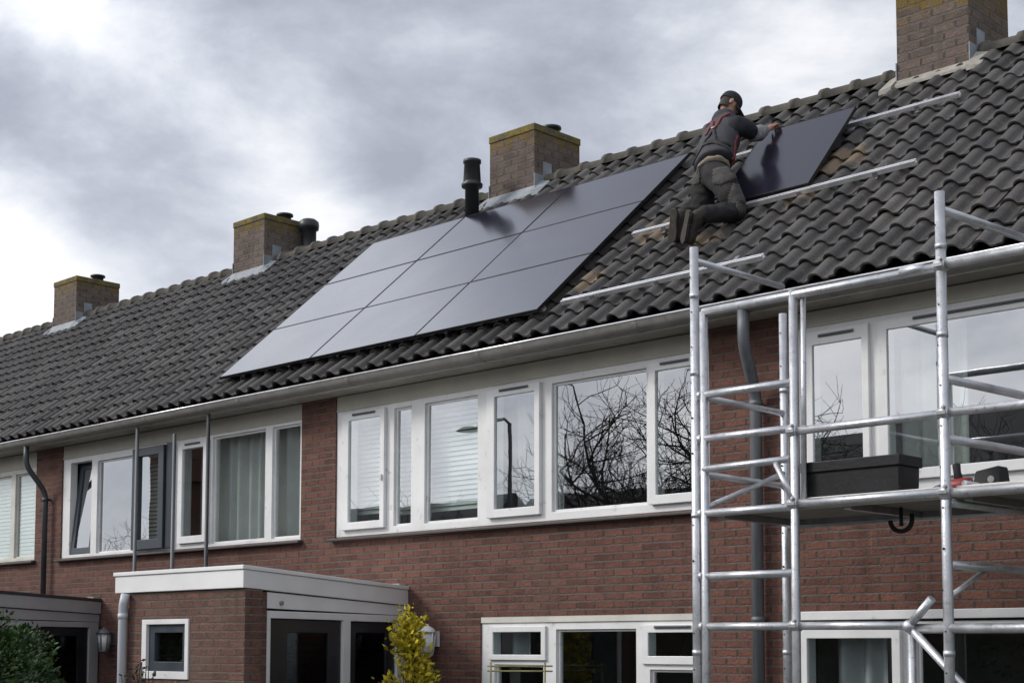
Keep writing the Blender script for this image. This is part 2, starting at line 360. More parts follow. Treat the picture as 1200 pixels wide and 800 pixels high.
def window(house, x0, x1, z0, z1, fixed, sashes, mat='white', sill=True, glass='glass', y0=.018, label=None):
    m = MB(); holes = [tuple(f[:4]) for f in fixed] + [s.pop('hole') if 'hole' in s else (s['gx'][0]-.01, s['gx'][1]+.01, s['gz'][0]-.01, s['gz'][1]+.01) for s in sashes]
    m.plate(x0, x1, z0, z1, holes, y0, y0+.1)
    w = m.build('window', M[mat], house, bevel=.005)
    if label: w['label'] = label
    # glazing beads: a thin inner step round each fixed pane
    for f in fixed:
        b = MB(); b.plate(f[0]+.002, f[1]-.002, f[2]+.002, f[3]-.002, [(f[0]+.022, f[1]-.022, f[2]+.022, f[3]-.022)], y0+.03, y0+.06)
        b.build('glazing_bead', M[mat], w, bevel=.003)
        pane(w, f[0]+.022, f[1]-.022, f[2]+.022, f[3]-.022, y0+.045, f[4] if len(f) > 4 else glass)
    for s in sashes:
        sash(w, **{'glass': glass, **s})
    if sill:
        s = MB(); rnd = random.Random(3)
        s.hexa([(x0-.05, -.075, z0-.045), (x1+.05, -.075, z0-.045), (x1+.05, y0-.003, z0-.045), (x0-.05, y0-.003, z0-.045)],
               [(x0-.05, -.075, z0-.02), (x1+.05, -.075, z0-.02), (x1+.05, y0-.003, z0-.004), (x0-.05, y0-.003, z0-.004)])
        s.build('sill', M['sill'], w, bevel=.006)
    return w

def make_house(x0, x1, label, openings, ch, chtop=8.28, pipes=(), flue=None, cream=()):
    h = thing('brick_house', ((x0+x1)/2, 2.7, 0), label, 'house', 'terraced brick houses')
    m = MB(); m.plate(x0+.001, x1-.001, 0, 4.80, openings, 0, .28)
    m.plate(x0+.001, x1-.001, 0, 4.80, [], 5.16, 5.44)
    for xa, xb in ((x0+.001, x0+.1), (x1-.1, x1-.001)):              # party walls and gables
        b = [(xa, .285), (xb, .285), (xb, 5.155), (xa, 5.155)]
        m.hexa([(x, y, 0) for x, y in b], [(x, y, 4.85) for x, y in b])
        tri = [(.285, 4.86), (5.155, 4.86), (RY, roof_z(RY)-.22)]
        m.face([(xa, y, z) for y, z in reversed(tri)]); m.face([(xb, y, z) for y, z in tri])
        for i in range(3):
            (ya, za), (yb, zb) = tri[i], tri[(i+1) % 3]; m.face([(xa, ya, za), (xb, ya, za), (xb, yb, zb), (xa, yb, zb)])
    m.build('wall', M['brick'], h)
    i = MB(); i.box(x0+.1, x1-.1, .285, 5.155, 2.62, 2.86); i.box(x0+.1, x1-.1, .285, 5.155, 4.801, 4.859); i.box(x0+.1, x1-.1, 3.2, 3.3, .02, 2.6); i.box(x0+.1, x1-.1, 3.6, 3.7, 2.87, 4.79)
    i.box(x0+.101, x0+.12, .285, 3.2, .02, 2.6); i.box(x1-.12, x1-.101, .285, 3.2, .02, 2.6); i.box(x0+.101, x0+.12, .285, 3.6, 2.87, 4.79); i.box(x1-.12, x1-.101, .285, 3.6, 2.87, 4.79)
    i.build('interior', M['plaster'], h)
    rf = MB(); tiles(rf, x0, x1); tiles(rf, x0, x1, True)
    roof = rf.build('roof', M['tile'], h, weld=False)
    u = MB(); p = [roof_pt(0, .1, -.06), roof_pt(0, (RY-EY)/COS-.02, -.06), roof_pt(0, (RY-EY)/COS-.02, -.1), roof_pt(0, .1, -.1)]
    for mir in (0, 1):
        q = [(a.y if not mir else 2*RY-a.y, a.z) for a in p]
        if mir: q.reverse()
        u.face([(x0, y, z) for y, z in q]); u.face([(x1, y, z) for y, z in reversed(q)])
        for k in range(4):
            (ya, za), (yb, zb) = q[k], q[(k+1) % 4]; u.face([(x0, yb, zb), (x0, ya, za), (x1, ya, za), (x1, yb, zb)])
    u.build('underlay', M['dark'], roof)
    c = MB(); caps(c, x0, x1); c.build('ridge_tiles', M['ridge'], roof, weld=False)
    # eaves
    e = MB(); e.box(x0, x1, -.275, -.255, 4.775, 4.9); e.build('eaves_board', M['offwhite'], h, bevel=.003)
    e = MB(); e.box(x0, x1, -.254, -.001, 4.778, 4.796)
    for k in range(int((x1-x0)/1.15)): e.box(x0+.6+k*1.15, x0+.606+k*1.15, -.25, -.004, 4.7765, 4.7775)
    e.build('soffit', M['soffit'], h)
    for ya in (0, 1):
        gm = MB(); cy, cz, rr = -.35, 4.848, .072
        prof = [(cy-rr*1.06, cz-.002), (cy-rr*1.1, cz+.01), (cy-rr*.93, cz+.006)] + [(cy+rr*.93*math.cos(a)*1, cz+rr*.93*math.sin(a)) for a in [math.pi+math.pi*k/12 for k in range(13)]] + [(cy+rr, cz)] + [(cy+rr*math.cos(a), cz+rr*math.sin(a)*1.08) for a in [-math.pi*k/14 for k in range(1, 14)]]
        if ya: prof = [(2*RY-y, z) for y, z in reversed(prof)]
        prof.append(prof[0])
        gm.grid([[(x, y, z) for y, z in prof] for x in (x0, x1)], smooth=True)
        nj = 3
        for k in range(nj):
            xx = x0 + (k+.5)*(x1-x0)/nj
            if not ya: gm.grid([[(x, cy+(rr+.005)*math.cos(a), cz+(rr+.005)*math.sin(a)*1.08) for a in [-math.pi*k2/14 for k2 in range(15)]] for x in (xx-.028, xx+.028)])
        gm.build('gutter', M['gutter'], h)
        g2 = MB(); yy = cy-rr*1.08 if not ya else 2*RY-(cy-rr*1.08); g2.tube([(x0, yy, cz+.012), (x1, yy, cz+.012)], .0095, 8); g2.build('gutter_lip', M['alu_rail'], h)
    for (a, b, za, zb) in cream:
        k = MB(); k.box(a, b, .012, .1, za, zb); k.box(a, b, .006, .02, za-.004, za+.02); k.build('spandrel_board', M['cream'], h, bevel=.003)
    for pts, r, mt in pipes:
        P = [Vector(p) for p in pts]; path = []
        for j, p in enumerate(P):                                   # rounded bends
            if 0 < j < len(P)-1:
                d0 = (P[j-1]-p).normalized(); d1 = (P[j+1]-p).normalized(); path += [p+d0*.1, p+d0*.045+d1*.012, p+d0*.012+d1*.045, p+d1*.1]
            else: path.append(p)
        t = MB(); t.tube(path, r, 14)
        bz = [z for z in (4.05, 2.3) if z > P[-1].z+.1]
        for z in bz:
            t.tube([(P[-1].x, P[-1].y, z), (P[-1].x, P[-1].y, z+.05)], r*1.13, 14); t.box(P[-1].x-.012, P[-1].x+.012, P[-1].y+r*.8, -.004, z+.01, z+.04)
        t.build('downpipe', M[mt], h)
    # chimney
    cx0, cx1, cy0, cy1 = ch, ch+.74, 2.45, 3.25
    k = MB(); k.box(cx0, cx1, cy0, cy1, 6.9, chtop-.1); cm = k.build('chimney', M['brick_grey'], h)
    k = MB(); k.box(cx0-.012, cx1+.012, cy0-.012, cy1+.012, chtop-.098, chtop-.012)
    k.build('chimney_cap', M['caplichen'], cm, bevel=.01)
    rnd = random.Random(int(ch*7))
    for px, py, rr, hh in ((.25, .3, .085, .09), (.55, .5, .1, .13), (.3, .62, .08, .06)):
        t = MB(); t.lathe((cx0+px, cy0+py, chtop-.013), [(rr, 0), (rr*.92, hh*.6), (rr*1.02, hh*.62), (rr*1.25, hh*.7), (rr*1.22, hh*.9), (rr*.7, hh)], 18); t.build('chimney_pot', M['flue'], cm)
    # flashings: front apron over the tiles, stepped sides
    f = MB(); ap = .055 if chtop > 8.3 else .1; ah = .1 if chtop > 8.3 else .125
    def rp(x, y, dh): return (x, y, roof_z(y)+dh)
    f.hexa([rp(cx0-.05, cy0-ap, .05), rp(cx1+.05, cy0-ap, .05), rp(cx1+.03, cy0-.004, .095), rp(cx0-.03, cy0-.004, .095)],
           [rp(cx0-.05, cy0-ap, .075), rp(cx1+.05, cy0-ap, .075), rp(cx1+.03, cy0-.004, ah), rp(cx0-.03, cy0-.004, ah)])
    f.build('apron_flashing', M['mortar'] if chtop > 8.3 else M['lead'], cm, bevel=.006)
    for sx, xx in ((1, cx1), (-1, cx0)):
        f = MB(); xa, xb = (xx+.002, xx+.012) if sx > 0 else (xx-.012, xx-.002)
        for q, (ya, yb) in enumerate(((cy0-.012, cy0+.14), (cy0+.141, RY+.02))):
            zt = roof_z(cy0) + .27 + .17*q
            f.hexa([(xa, ya, roof_z(ya)-.05), (xb, ya, roof_z(ya)-.05), (xb, yb, roof_z(yb)-.05), (xa, yb, roof_z(yb)-.05)], [(xa, ya, zt), (xb, ya, zt), (xb, yb, zt), (xa, yb, zt)])
        f.build('stepped_flashing', M['lead'], cm)
        f = MB(); xo = xx + sx*.15
        x_ = sorted((xx+sx*.013, xo))
        f.hexa([rp(x_[0], cy0-.1, .05), rp(x_[1], cy0-.1, .05), rp(x_[1], RY-.16, .05), rp(x_[0], RY-.16, .05)], [rp(x_[0], cy0-.1, .095 if sx < 0 else .11), rp(x_[1], cy0-.1, .11 if sx < 0 else .075), rp(x_[1], RY-.16, .11 if sx < 0 else .075), rp(x_[0], RY-.16, .075 if sx < 0 else .11)])
        f.build('side_flashing', M['mortar'] if chtop > 8.3 else M['lead'], cm, bevel=.004)
    if flue:
        fx, fy, zb, zt, rr, twin = flue
        t = MB()
        L = zt-zb
        if twin: prof = [(rr, 0), (rr, L*.22), (rr*1.12, L*.23), (rr*1.12, L*.3), (rr, L*.31), (rr, L*.82), (rr*1.3, L*.84), (rr*1.36, L*.9), (rr*1.3, L*.96), (rr*.9, L)]
        else: prof = [(rr, 0), (rr, L*.56), (rr*1.5, L*.575), (rr*1.55, L*.62), (rr*1.2, L*.645), (rr*1.28, L*.66), (rr*1.13, L*.93), (rr*1.3, L*.94), (rr*1.3, L*.985), (rr*.9, L)]
        t.lathe((fx, fy, zb), prof, 24); t.build('flue', M['flue'], h)
    return h
def caplichen():
    m, nt, b = newmat('lichened_concrete_cap'); P = pos(nt)
    c = mixc(nt, ramp(nt, noise(nt, P, 8, 8, .75), [(.42, 0.), (.58, 1.)]), (.1, .085, .062), (.21, .155, .022))
    c = mixc(nt, ramp(nt, noise(nt, P, 31, 5, .7), [(.35, .6), (.6, 0.)]), c, (.05, .045, .035))
    nt.links.new(c, b.inputs['Base Color']); b.inputs['Roughness'].default_value = .95; bump(nt, b, noise(nt, P, 40, 5), .01); return m
M['caplichen'] = caplichen()

# ------------------------------------------------------------------ the terrace
XR0, XA0, XB0, XC0, XD0 = -7.05, -12.75, -18.45, -24.15, -29.85
# middle house, over the long white window
OA = [(-12.48, -7.53, 3.262, 4.775), (-10.262, -7.55, 1.0, 2.392)]
houseA = make_house(XA0, XR0, 'brick house with the long white window strip and porch with small square window', OA, -12.61,
    pipes=[], flue=(-12.56, 2.1, 7.1, 7.90, .083, False), cream=[(-12.478, -7.532, 4.612, 4.772)])
Zs, Zg = (3.33, 4.57), (3.41, 4.49)
wA = window(houseA, -12.478, -7.532, 3.265, 4.61, [(-11.555, -11.293, 3.337, 4.552, 'glass_bright'), (-11.088, -10.328, 3.337, 4.552, 'glass_bright'), (-9.348, -8.223, 3.343, 4.54)],
    [dict(ox=(-12.351, -11.661), oz=Zs, gx=(-12.238, -11.728), gz=Zg, vent=True, handle=True, glass='glass_bright'),
     dict(ox=(-10.164, -9.466), oz=Zs, gx=(-10.059, -9.532), gz=Zg, vent=True),
     dict(ox=(-8.166, -7.58), oz=Zs, gx=(-8.09, -7.66), gz=Zg, vent=True)])
wA2 = window(houseA, -10.26, -7.552, 1.0, 2.33, [(-10.09, -9.456, 1.1, 1.942, 'glass_dim'), (-9.297, -8.351, 1.1, 2.266, 'glass_dim'), (-8.2, -7.65, 1.1, 1.914, 'glass_dim')],
    [dict(ox=(-10.146, -9.41), oz=(1.985, 2.3), gx=(-10.09, -9.465), gz=(2.035, 2.245), glass='glass_dim', y0=-.008),
     dict(ox=(-8.275, -7.6), oz=(1.96, 2.3), gx=(-8.2, -7.66), gz=(2.03, 2.23), glass='glass_dim', vent=True, y0=-.008)], mat='white')
k = MB(); k.box(-10.262, -7.55, .004, .11, 2.332, 2.392); k.build('lintel_board', M['offwhite'], houseA, bevel=.004)
# house on the left, with the dark open casement
OB = [(-18.25, -13.07, 3.272, 4.775)]
houseB = make_house(XB0, XA0, 'brick house with a dark blue open casement and grey-green curtains', OB, -17.9,
    pipes=[([(-18.585, -.35, 4.79), (-18.585, -.35, 4.52), (-18.53, -.085, 4.17), (-18.53, -.085, 2.74)], .036, 'darkpipe')],
    flue=(-17.0, 3.12, 7.35, 8.27, .11, True), cream=[(-18.248, -13.072, 4.6, 4.772)])
wB = window(houseB, -18.248, -13.072, 3.275, 4.597, [(-17.378, -16.498, 3.306, 4.51, 'glass_bright'), (-14.789, -13.754, 3.308, 4.565, 'glass_dim'), (-13.626, -13.114, 3.308, 4.565, 'glass_dim')],
    [dict(hole=(-18.06, -17.52, 3.315, 4.535), ox=(-18.055, -17.525), oz=(3.32, 4.53), gx=(-17.97, -17.6), gz=(3.40, 4.46), mat='navy', y0=.01, y1=.05, tilt=R(6), glass='glass_bright'),
     dict(ox=(-16.42, -15.715), oz=(3.30, 4.565), gx=(-16.3, -15.83), gz=(3.42, 4.46), mat='navy', y0=-.06, glass='glass_bright'),
     dict(ox=(-15.449, -14.83), oz=(3.335, 4.55), gx=(-15.36, -14.925), gz=(3.42, 4.47), vent=True, glass='glass')])
k = MB(); k.box(-15.7, -15.56, -.03, .016, 3.3, 4.58); k.build('mullion_cover', M['navy'], wB, bevel=.004)
OC = [(-23.7, -18.95, 3.282, 4.775)]
houseC = make_house(XC0, XB0, 'brick house with white slatted blinds at the photo\'s left edge', OC, -23.1, cream=[(-23.698, -18.952, 4.572, 4.772)])
wC = window(houseC, -23.698, -18.952, 3.285, 4.57, [(-23.6, -22.5, 3.33, 4.5, 'glass_dim'), (-22.4, -21.0, 3.33, 4.5, 'glass_dim'), (-20.9, -19.69, 3.33, 4.5, 'glass_dim'), (-19.57, -19.0, 3.33, 4.5, 'glass_dim')], [], mat='offwhite')
OD = [(-29.4, -24.65, 3.282, 4.775)]
houseD = make_house(XD0, XC0, 'farthest brick house of the row, only its roof corner visible at left', OD, -28.4, cream=[(-29.398, -24.652, 4.572, 4.772)])
window(houseD, -29.398, -24.652, 3.285, 4.57, [(-29.3, -28.1, 3.33, 4.5), (-28.0, -26.4, 3.33, 4.5), (-26.3, -24.75, 3.33, 4.5)], [], mat='offwhite')
OR_ = [(-6.66, -1.7, 3.262, 4.775), (-6.68, -1.7, 1.0, 2.388)]
houseR = make_house(XR0, -1.35, 'brick house behind the scaffold with the tallest chimney in view', OR_, -7.1, chtop=8.42,
    pipes=[([(-6.925, -.35, 4.79), (-6.925, -.35, 4.52), (-7.0, -.085, 4.15), (-7.0, -.085, .05)], .05, 'zinc')], cream=[(-6.658, -1.702, 4.648, 4.772)])
wR = window(houseR, -6.658, -1.702, 3.265, 4.646, [(-4.0, -1.8, 3.35, 4.55)],
    [dict(ox=(-6.592, -6.0), oz=(3.36, 4.60), gx=(-6.505, -6.06), gz=(3.44, 4.49), vent=True, glass='glass_bright', y0=-.018),
     dict(ox=(-5.92, -4.12), oz=(3.36, 4.60), gx=(-5.84, -4.2), gz=(3.44, 4.52), vent=True, glass='glass_bright', y0=-.018)])
wR2 = window(houseR, -6.678, -1.702, 1.0, 2.30, [(-5.66, -3.4, 1.1, 2.25, 'glass_dim'), (-3.3, -1.8, 1.1, 2.25, 'glass_dim')],
    [dict(ox=(-6.66, -5.77), oz=(1.06, 2.25), gx=(-6.585, -5.84), gz=(1.15, 2.175), glass='glass_dim', vent=False)])
k = MB(); k.box(-6.7, -1.7, -.008, .1, 2.318, 2.386); k.build('lintel_board', M['white'], houseR, bevel=.004)

# curtains and blinds (they hang inside: things of their own)
def curtain(x0, x1, z0, z1, mat, label, y=.26, amp=.045, per=.19, cat='curtain', group=None):
    m = MB(); n_ = int((x1-x0)/.012); rnd = random.Random(int(x0*100)); ph = rnd.uniform(0, 6)
    def row(z, dy):
        return [(x0+(x1-x0)*i/n_, y + dy + amp*math.sin(ph+2*math.pi*(x0+(x1-x0)*i/n_)/per + 1.2*math.sin(i*.043+ph)) + .35*amp*math.sin(i*.21+ph*2), z) for i in range(n_+1)]
    f = [row(z0, 0), row(z1, 0)]; b = [row(z1, .004), row(z0, .004)]
    m.grid(f); m.grid(b); m.grid([f[1], b[0]]); m.grid([b[1], f[0]])
    return tag(m.build('curtain', M[mat], weld=False), label, cat, group)
curtain(-15.0, -14.0, 3.28, 4.62, 'curtain', 'pale grey-green sheer curtain filling the wide pane of the left house')
curtain(-13.93, -13.08, 3.28, 4.62, 'curtain', 'pale grey-green sheer curtain beside the brick pier, behind the narrow pane')
curtain(-15.4, -15.1, 3.28, 4.62, 'greycurtain', 'grey curtain strip behind the narrow white casement of the left house')
curtain(-10.03, -9.4, 3.28, 4.62, 'greycurtain', 'grey net curtain behind the middle casement of the long white window', amp=.012, per=.06)
curtain(-5.86, -5.3, 3.28, 4.66, 'curtain', 'white curtain drawn aside behind the scaffold, upstairs window')
curtain(-6.5, -6.05, 1.05, 2.35, 'greycurtain', 'dim curtain behind the downstairs casement under the scaffold')
curtain(-10.05, -9.8, 1.95, 2.32, 'greycurtain', 'short grey curtain behind the small top light beside the yellow shrub')
def blind(x0, x1, z0, z1, label, y=.2, pitch=.05, open_=.5):
    m = MB(); z = z1
    m.box(x0, x1, y-.015, y+.025, z1, z1+.04)
    while z > z0:
        dz = pitch*(.92-.5*open_)
        m.hexa([(x0, y-.012, z-dz), (x1, y-.012, z-dz), (x1, y-.009, z-dz), (x0, y-.009, z-dz)], [(x0, y+.012, z), (x1, y+.012, z), (x1, y+.015, z), (x0, y+.015, z)]); z -= pitch
    return tag(m.build('window_blind', M['blind']), label, 'blind')
blind(-11.8, -11.24, 3.5, 4.56, 'pale slatted blind behind the narrow pane of the long white window', open_=.08)
blind(-11.22, -10.2, 3.47, 4.56, 'pale slatted blind lowered behind the pane reflecting a street lamp', open_=.08)
blind(-12.44, -11.82, 3.55, 4.5, 'pale slatted blind behind the leftmost casement of the long white window', open_=.08)
blind(-16.5, -15.6, 3.35, 4.5, 'white blind behind the dark blue casement', open_=.1)
def shutter(x0, x1, label, grp=None):
    m = MB(); z = 4.5; 
    while z > 3.32:
        m.hexa([(x0, .078, z-.052), (x1, .078, z-.052), (x1, .09, z-.052), (x0, .09, z-.052)], [(x0, .086, z), (x1, .086, z), (x1, .098, z), (x0, .098, z)]); z -= .053
    return tag(m.build('slatted_blind', M['blind']), label, 'blind', grp)
shutter(-19.566, -19.004, 'white slatted blind in the narrow bay beside the dark downpipe')
shutter(-20.89, -19.7, 'white slatted blind cut by the photo\'s left edge')

# ------------------------------------------------------------------ porches
def porch(dx, label, front_window, grey):
    """flat-roofed entrance porch; its right side runs back to the house at a slant"""
    f = M['greyfascia'] if grey else M['fascia']; fr = M['greyfascia'] if grey else M['white']
    W0, F1 = Vector((-11.306+dx, 0)), Vector((-10.449+dx, -2.6)); L0 = -12.3+dx; D = (F1-W0); Ln = D.length; D = D/Ln; N = Vector((-D.y, D.x))
    t = thing('entrance_porch', (-11.4+dx, -1.3, 0), label, 'porch', 'flat roofed entrance porches')
    zt0, zt1 = 2.711, 2.79
    def ztop(y): return zt0 + (zt1-zt0)*(-y)/2.6
    # roof slab with upturned trim
    ring = lambda e, y0: [(L0-.17-e, -2.63-e), (F1.x+.012+e, -2.63-e), (W0.x+.012+e, y0), (L0-.17-e, y0)]
    m = MB(); a = ring(0, -.004); m.hexa([(x, y, ztop(y)-.19) for x, y in a], [(x, y, ztop(y)-.034) for x, y in a]); m.build('fascia', f, t, bevel=.006)
    m = MB(); a = ring(.014, -.004); m.hexa([(x, y, ztop(y)-.032) for x, y in a], [(x, y, ztop(y)+.003) for x, y in a]); m.build('roof_trim', M['darkpipe'] if grey else f, t, bevel=.004)
    m = MB(); m.box(W0.x-.17, W0.x-.02, -.1, -.005, ztop(0)+.004, ztop(0)+.03); m.build('roof_flashing', M['mortar'], t, bevel=.004)
    # side plane helper: s metres from the facade, d inward
    def side(s_, d, z): q = W0 + D*s_ + Vector((N.x, N.y))*d; return (q.x, q.y, z)
    sgn = -1 if (W0 + N*.1).x > W0.x else 1     # inward = towards -x
    def T(x, y, z): return side(x, sgn*y, z)
    bw = Ln*.885
    def sl(m, s0, s1, d0, d1, za, zb, zc, zd):    # sloped strip; za/zb bottom at s0/s1, zc/zd top
        m.hexa([T(s0, d0, za), T(s1, d0, zb), T(s1, d1, zb), T(s0, d1, za)], [T(s0, d0, zc), T(s1, d0, zd), T(s1, d1, zd), T(s0, d1, zc)])
    # brick: front with opening, corner return, left side
    m = MB(); holes = [(-12.022+dx, -11.268+dx, 1.815, 2.352)] if front_window else []
    m.plate(L0, F1.x-.001, 0, 2.595, holes, -2.6, -2.42); m.plate(0.002, 2.38, 0, 2.54, [], 0, .15, lambda x, y, z: (L0+y, -x, z))
    q0, q1 = T(bw, 0, 0), T(Ln, 0, 0); q2, q3 = T(bw, .12, 0), T(Ln*.985, .12, 0)
    b = [q0, q2, (q3[0]-.02, -2.419, 0), (q1[0], -2.6, 0)]
    m.face([T(bw, 0, 0), T(bw, 0, 2.575), T(Ln, 0, 2.585), T(Ln, 0, 0)][::-1]); m.face([T(bw, 0, 0), T(bw, .14, 0), T(bw, .14, 2.57), T(bw, 0, 2.575)])
    wo = m.build('wall', M['brick_porch'], t, weld=False)
    # board over the door, frame, door, sidelight
    m = MB(); sl(m, .01, bw-.01, .012, .08, 2.42, 2.437, 2.515, 2.577); m.build('head_board', f, t, bevel=.003)
    zf = 2.416
    s0, sm0, sm1, s1 = Ln*.072, Ln*.388, Ln*.434, Ln*.861
    m = MB(); m.plate(.03, bw-.012, .02, zf, [(s0, sm0, .1, 2.348), (sm1, s1, .1, 2.352)], .004, .09, T); m.build('door_frame', fr, t, bevel=.004)
    m = MB(); m.plate(sm1+.004, s1-.004, .1, 2.346, [(Ln*.514, Ln*.755, .5, 2.23)], .03, .07, T); dr = m.build('door', M['blackdoor'], t, bevel=.004)
    m = MB(); m.plate(Ln*.514, Ln*.755, .5, 2.23, [], .045, .053, T); m.build('door_pane', M['glass_porch'], dr)
    m = MB(); hp = [T(Ln*.47, -.02, 1.05), T(Ln*.5, -.02, 1.05)]; m.tube(hp, .012, 8); m.build('door_handle', M['steel'], dr)
    m = MB(); m.plate(s0+.004, sm0-.004, .1, 2.342, [(Ln*.138, Ln*.341, .3, 2.24)], .03, .07, T); sd = m.build('sidelight', M['blackdoor'], t, bevel=.004)
    m = MB(); m.plate(Ln*.138, Ln*.341, .3, 2.24, [], .045, .053, T); m.build('pane', M['glass_porch'], sd)
    m = MB(); p = T(Ln*.805, -.012, 2.487); m.tube([p, T(Ln*.805, .012, 2.487)], .018, 12); m.build('door_bell', M['steel'], t)
    m = MB(); m.box(L0+.16, W0.x-.06, -2.3, -.02, .02, .08); m.build('floor', M['paving'], t)
    if front_window:
        m = MB(); m.plate(-12.02+dx, -11.27+dx, 1.817, 2.35, [(-11.945+dx, -11.325+dx, 1.885, 2.305)], -2.615, -2.52); w = m.build('window', M['white'], t, bevel=.004)
        m = MB(); m.plate(-11.943+dx, -11.327+dx, 1.887, 2.303, [(-11.85+dx, -11.40+dx, 1.97, 2.23)], -2.585, -2.53); m.build('sash', M['navy'], w, bevel=.004)
        pane(w, -11.85+dx, -11.40+dx, 1.97, 2.23, -2.56, 'glass_dim')
        m = MB(); m.tube([(L0+.05, -2.55-.1, ztop(-2.6)-.2), (L0+.035, -2.66, 2.5), (L0+.02, -2.655, 2.46), (L0+.02, -2.655, .05)], .042, 14); m.tube([(L0+.02, -2.655, 2.36), (L0+.02, -2.655, 2.41)], .047, 14); m.build('downpipe', M['palepipe'], t)
    return t
porch(0, 'brick porch with bright white flat roof edge and small square window', True, False)
porch(-5.88, 'porch with grey fascia boards behind the dark green bush at lower left', False, True)

# ------------------------------------------------------------------ poles in front of the left house
for i, (x, zt, lab) in enumerate(((-15.885, 4.76, 'slim grey pole left of the dark blue casement, rising behind the porch'), (-15.075, 4.6, 'slim grey pole right of the dark blue casement, rising behind the porch'), (-14.385, 4.76, 'slim dark pole between the white casement and the wide curtained pane'))):
    m = MB(); m.tube([(x, -.33, 0.02), (x+.012, -.33, zt)], .022, 12); o = m.build('slim_pole', M['zinc'] if i < 2 else M['darkpipe'])
    tag(o, lab, 'pole', 'slim poles before the left house')

# ------------------------------------------------------------------ solar panels
def solar_panel(o, ax, ay, th, label, group=None):
    """o: lower left corner (on top face), ax along the width, ay up the slope"""
    o, ax, ay = map(Vector, (o, ax, ay)); W, H = ax.length, ay.length; X, Y = ax.normalized(), ay.normalized(); N = X.cross(Y).normalized()
    t = thing('solar_panel', o+ax*.5, label, 'solar panel', group)
    def T(x, y, z): return o + X*x + Y*z - N*y
    m = MB(); m.plate(0, W, 0, H, [(.007, W-.007, .007, H-.007)], 0, th, T); m.build('frame', M['panelframe'], t, bevel=.002)
    m = MB(); m.plate(.0075, W-.0075, .0075, H-.0075, [], .003, .009, T); m.build('glass', M['cells'], t, uvf=lambda q: ((q-o).dot(X)-.0115, (q-o).dot(Y)-.0115))
    m = MB(); m.plate(.02, W-.02, .02, H-.02, [], .012, .016, T); m.build('back_sheet', M['dark'], t)
    return t
AX0, AX1, AV0, AV1 = -14.272, -9.258, .31, 3.375
pw, ph = (AX1-AX0)/3, (AV1-AV0)/3; HP = .135
rown = ['bottom', 'middle', 'top']; coln = ['left', 'middle', 'right']
for r in range(3):
    for c in range(3):
        ja = [random.uniform(-.0015, .0015) for _ in range(2)]
        o = roof_pt(AX0+c*pw+.004, AV0+r*ph+.004, HP+ja[0])
        where = {(0, 0): 'bottom left corner panel', (0, 1): 'middle panel of the bottom row', (0, 2): 'bottom right corner panel', (1, 0): 'left panel of the middle row', (1, 1): 'centre panel', (1, 2): 'right panel of the middle row',
                 (2, 0): 'top left corner panel beside the black flue', (2, 1): 'top middle panel mirroring the chimney', (2, 2): 'top right corner panel beside the kneeling worker'}[(r, c)]
        solar_panel(o, (pw-.008, 0, 0), Vector((0, COS, SIN))*(ph-.008), .035, 'black solar panel, %s of the mounted block' % where if 'panel' not in where else where + ' of the mounted block of nine', 'mounted solar panels')
BR, TR = Vector((-7.06, .825, 6.124)), Vector((-7.127, 1.74, 7.068))
solar_panel(BR+Vector((-1.02, 0.0, 0)), (1.02, 0, 0), TR-BR, .035, 'single dark solar panel the kneeling worker holds tilted above the tiles')

# ------------------------------------------------------------------ mounting rails
def rail(x0, x1, v0, v1, label, n_hooks):
    t = thing('mounting_rail', roof_pt((x0+x1)/2, (v0+v1)/2, .08), label, 'rail', 'aluminium mounting rails')
    A, B = roof_pt(x0, v0, 0), roof_pt(x1, v1, 0); X = (B-A).normalized(); N = Vector((0, -SIN, COS)); Y = N.cross(X)
    L = (B-A).length
    prof = [(-.024, .052), (.024, .052), (.024, .096), (.008, .096), (.008, .084), (.016, .084), (.016, .07), (-.016, .07), (-.016, .084), (-.008, .084), (-.008, .096), (-.024, .096)]
    m = MB(); ra = [A+Y*y+N*z for y, z in prof]; rb = [p+X*L for p in ra]
    m.grid([ra+[ra[0]], rb+[rb[0]]], smooth=False); m.face(ra[::-1]); m.face(rb); m.build('rail', M['alu_rail'], t, bevel=.0015)
    for i in range(n_hooks):
        p = A + X*L*(i+.5)/n_hooks
        h = MB(); h.obox(p+X*(-.02)+Y*(-.06)+N*.035, X*.04, Y*.055, N*.007); h.obox(p+X*(-.02)+Y*(-.034)+N*.043, X*.04, Y*.007, N*.045); h.obox(p+X*(-.02)+Y*(-.005)+N*.043, X*.04, Y*.2, N*.007)
        h.build('roof_hook', M['steel'], t)
    return t
rail(-9.1, -6.91, .485, .525, 'lowest aluminium rail, above the gutter and beside the finished solar block', 3)
rail(-9.0, -6.033, 1.68, 1.742, 'long aluminium rail under the loose panel and behind the worker\'s knees', 4)
rail(-8.6, -6.137, 3.03, 3.05, 'uppermost aluminium rail, ending below the big chimney', 3)
for v in (.36, 1.3, 2.3): pass
m = MB(); A = roof_pt(AX0+.03, AV0+.03, .03)
rail(AX0+.05, AX1-.03, AV0+.12, AV0+.12, 'aluminium rail hidden under the bottom row of mounted panels', 6)
for i in range(6):                                   # end clamps seen under the lower edge
    p = roof_pt(AX0+.45+i*.83, AV0-.02, .05); m = MB(); m.obox(p, (.035, 0, 0), Vector((0, COS, SIN))*.09, Vector((0, -SIN, COS))*.05)
    tag(m.build('panel_clamp', M['panelframe'], bevel=.003), 'small black clamp under the lower edge of the mounted panels', 'clamp', 'clamps under the lower panel edge')

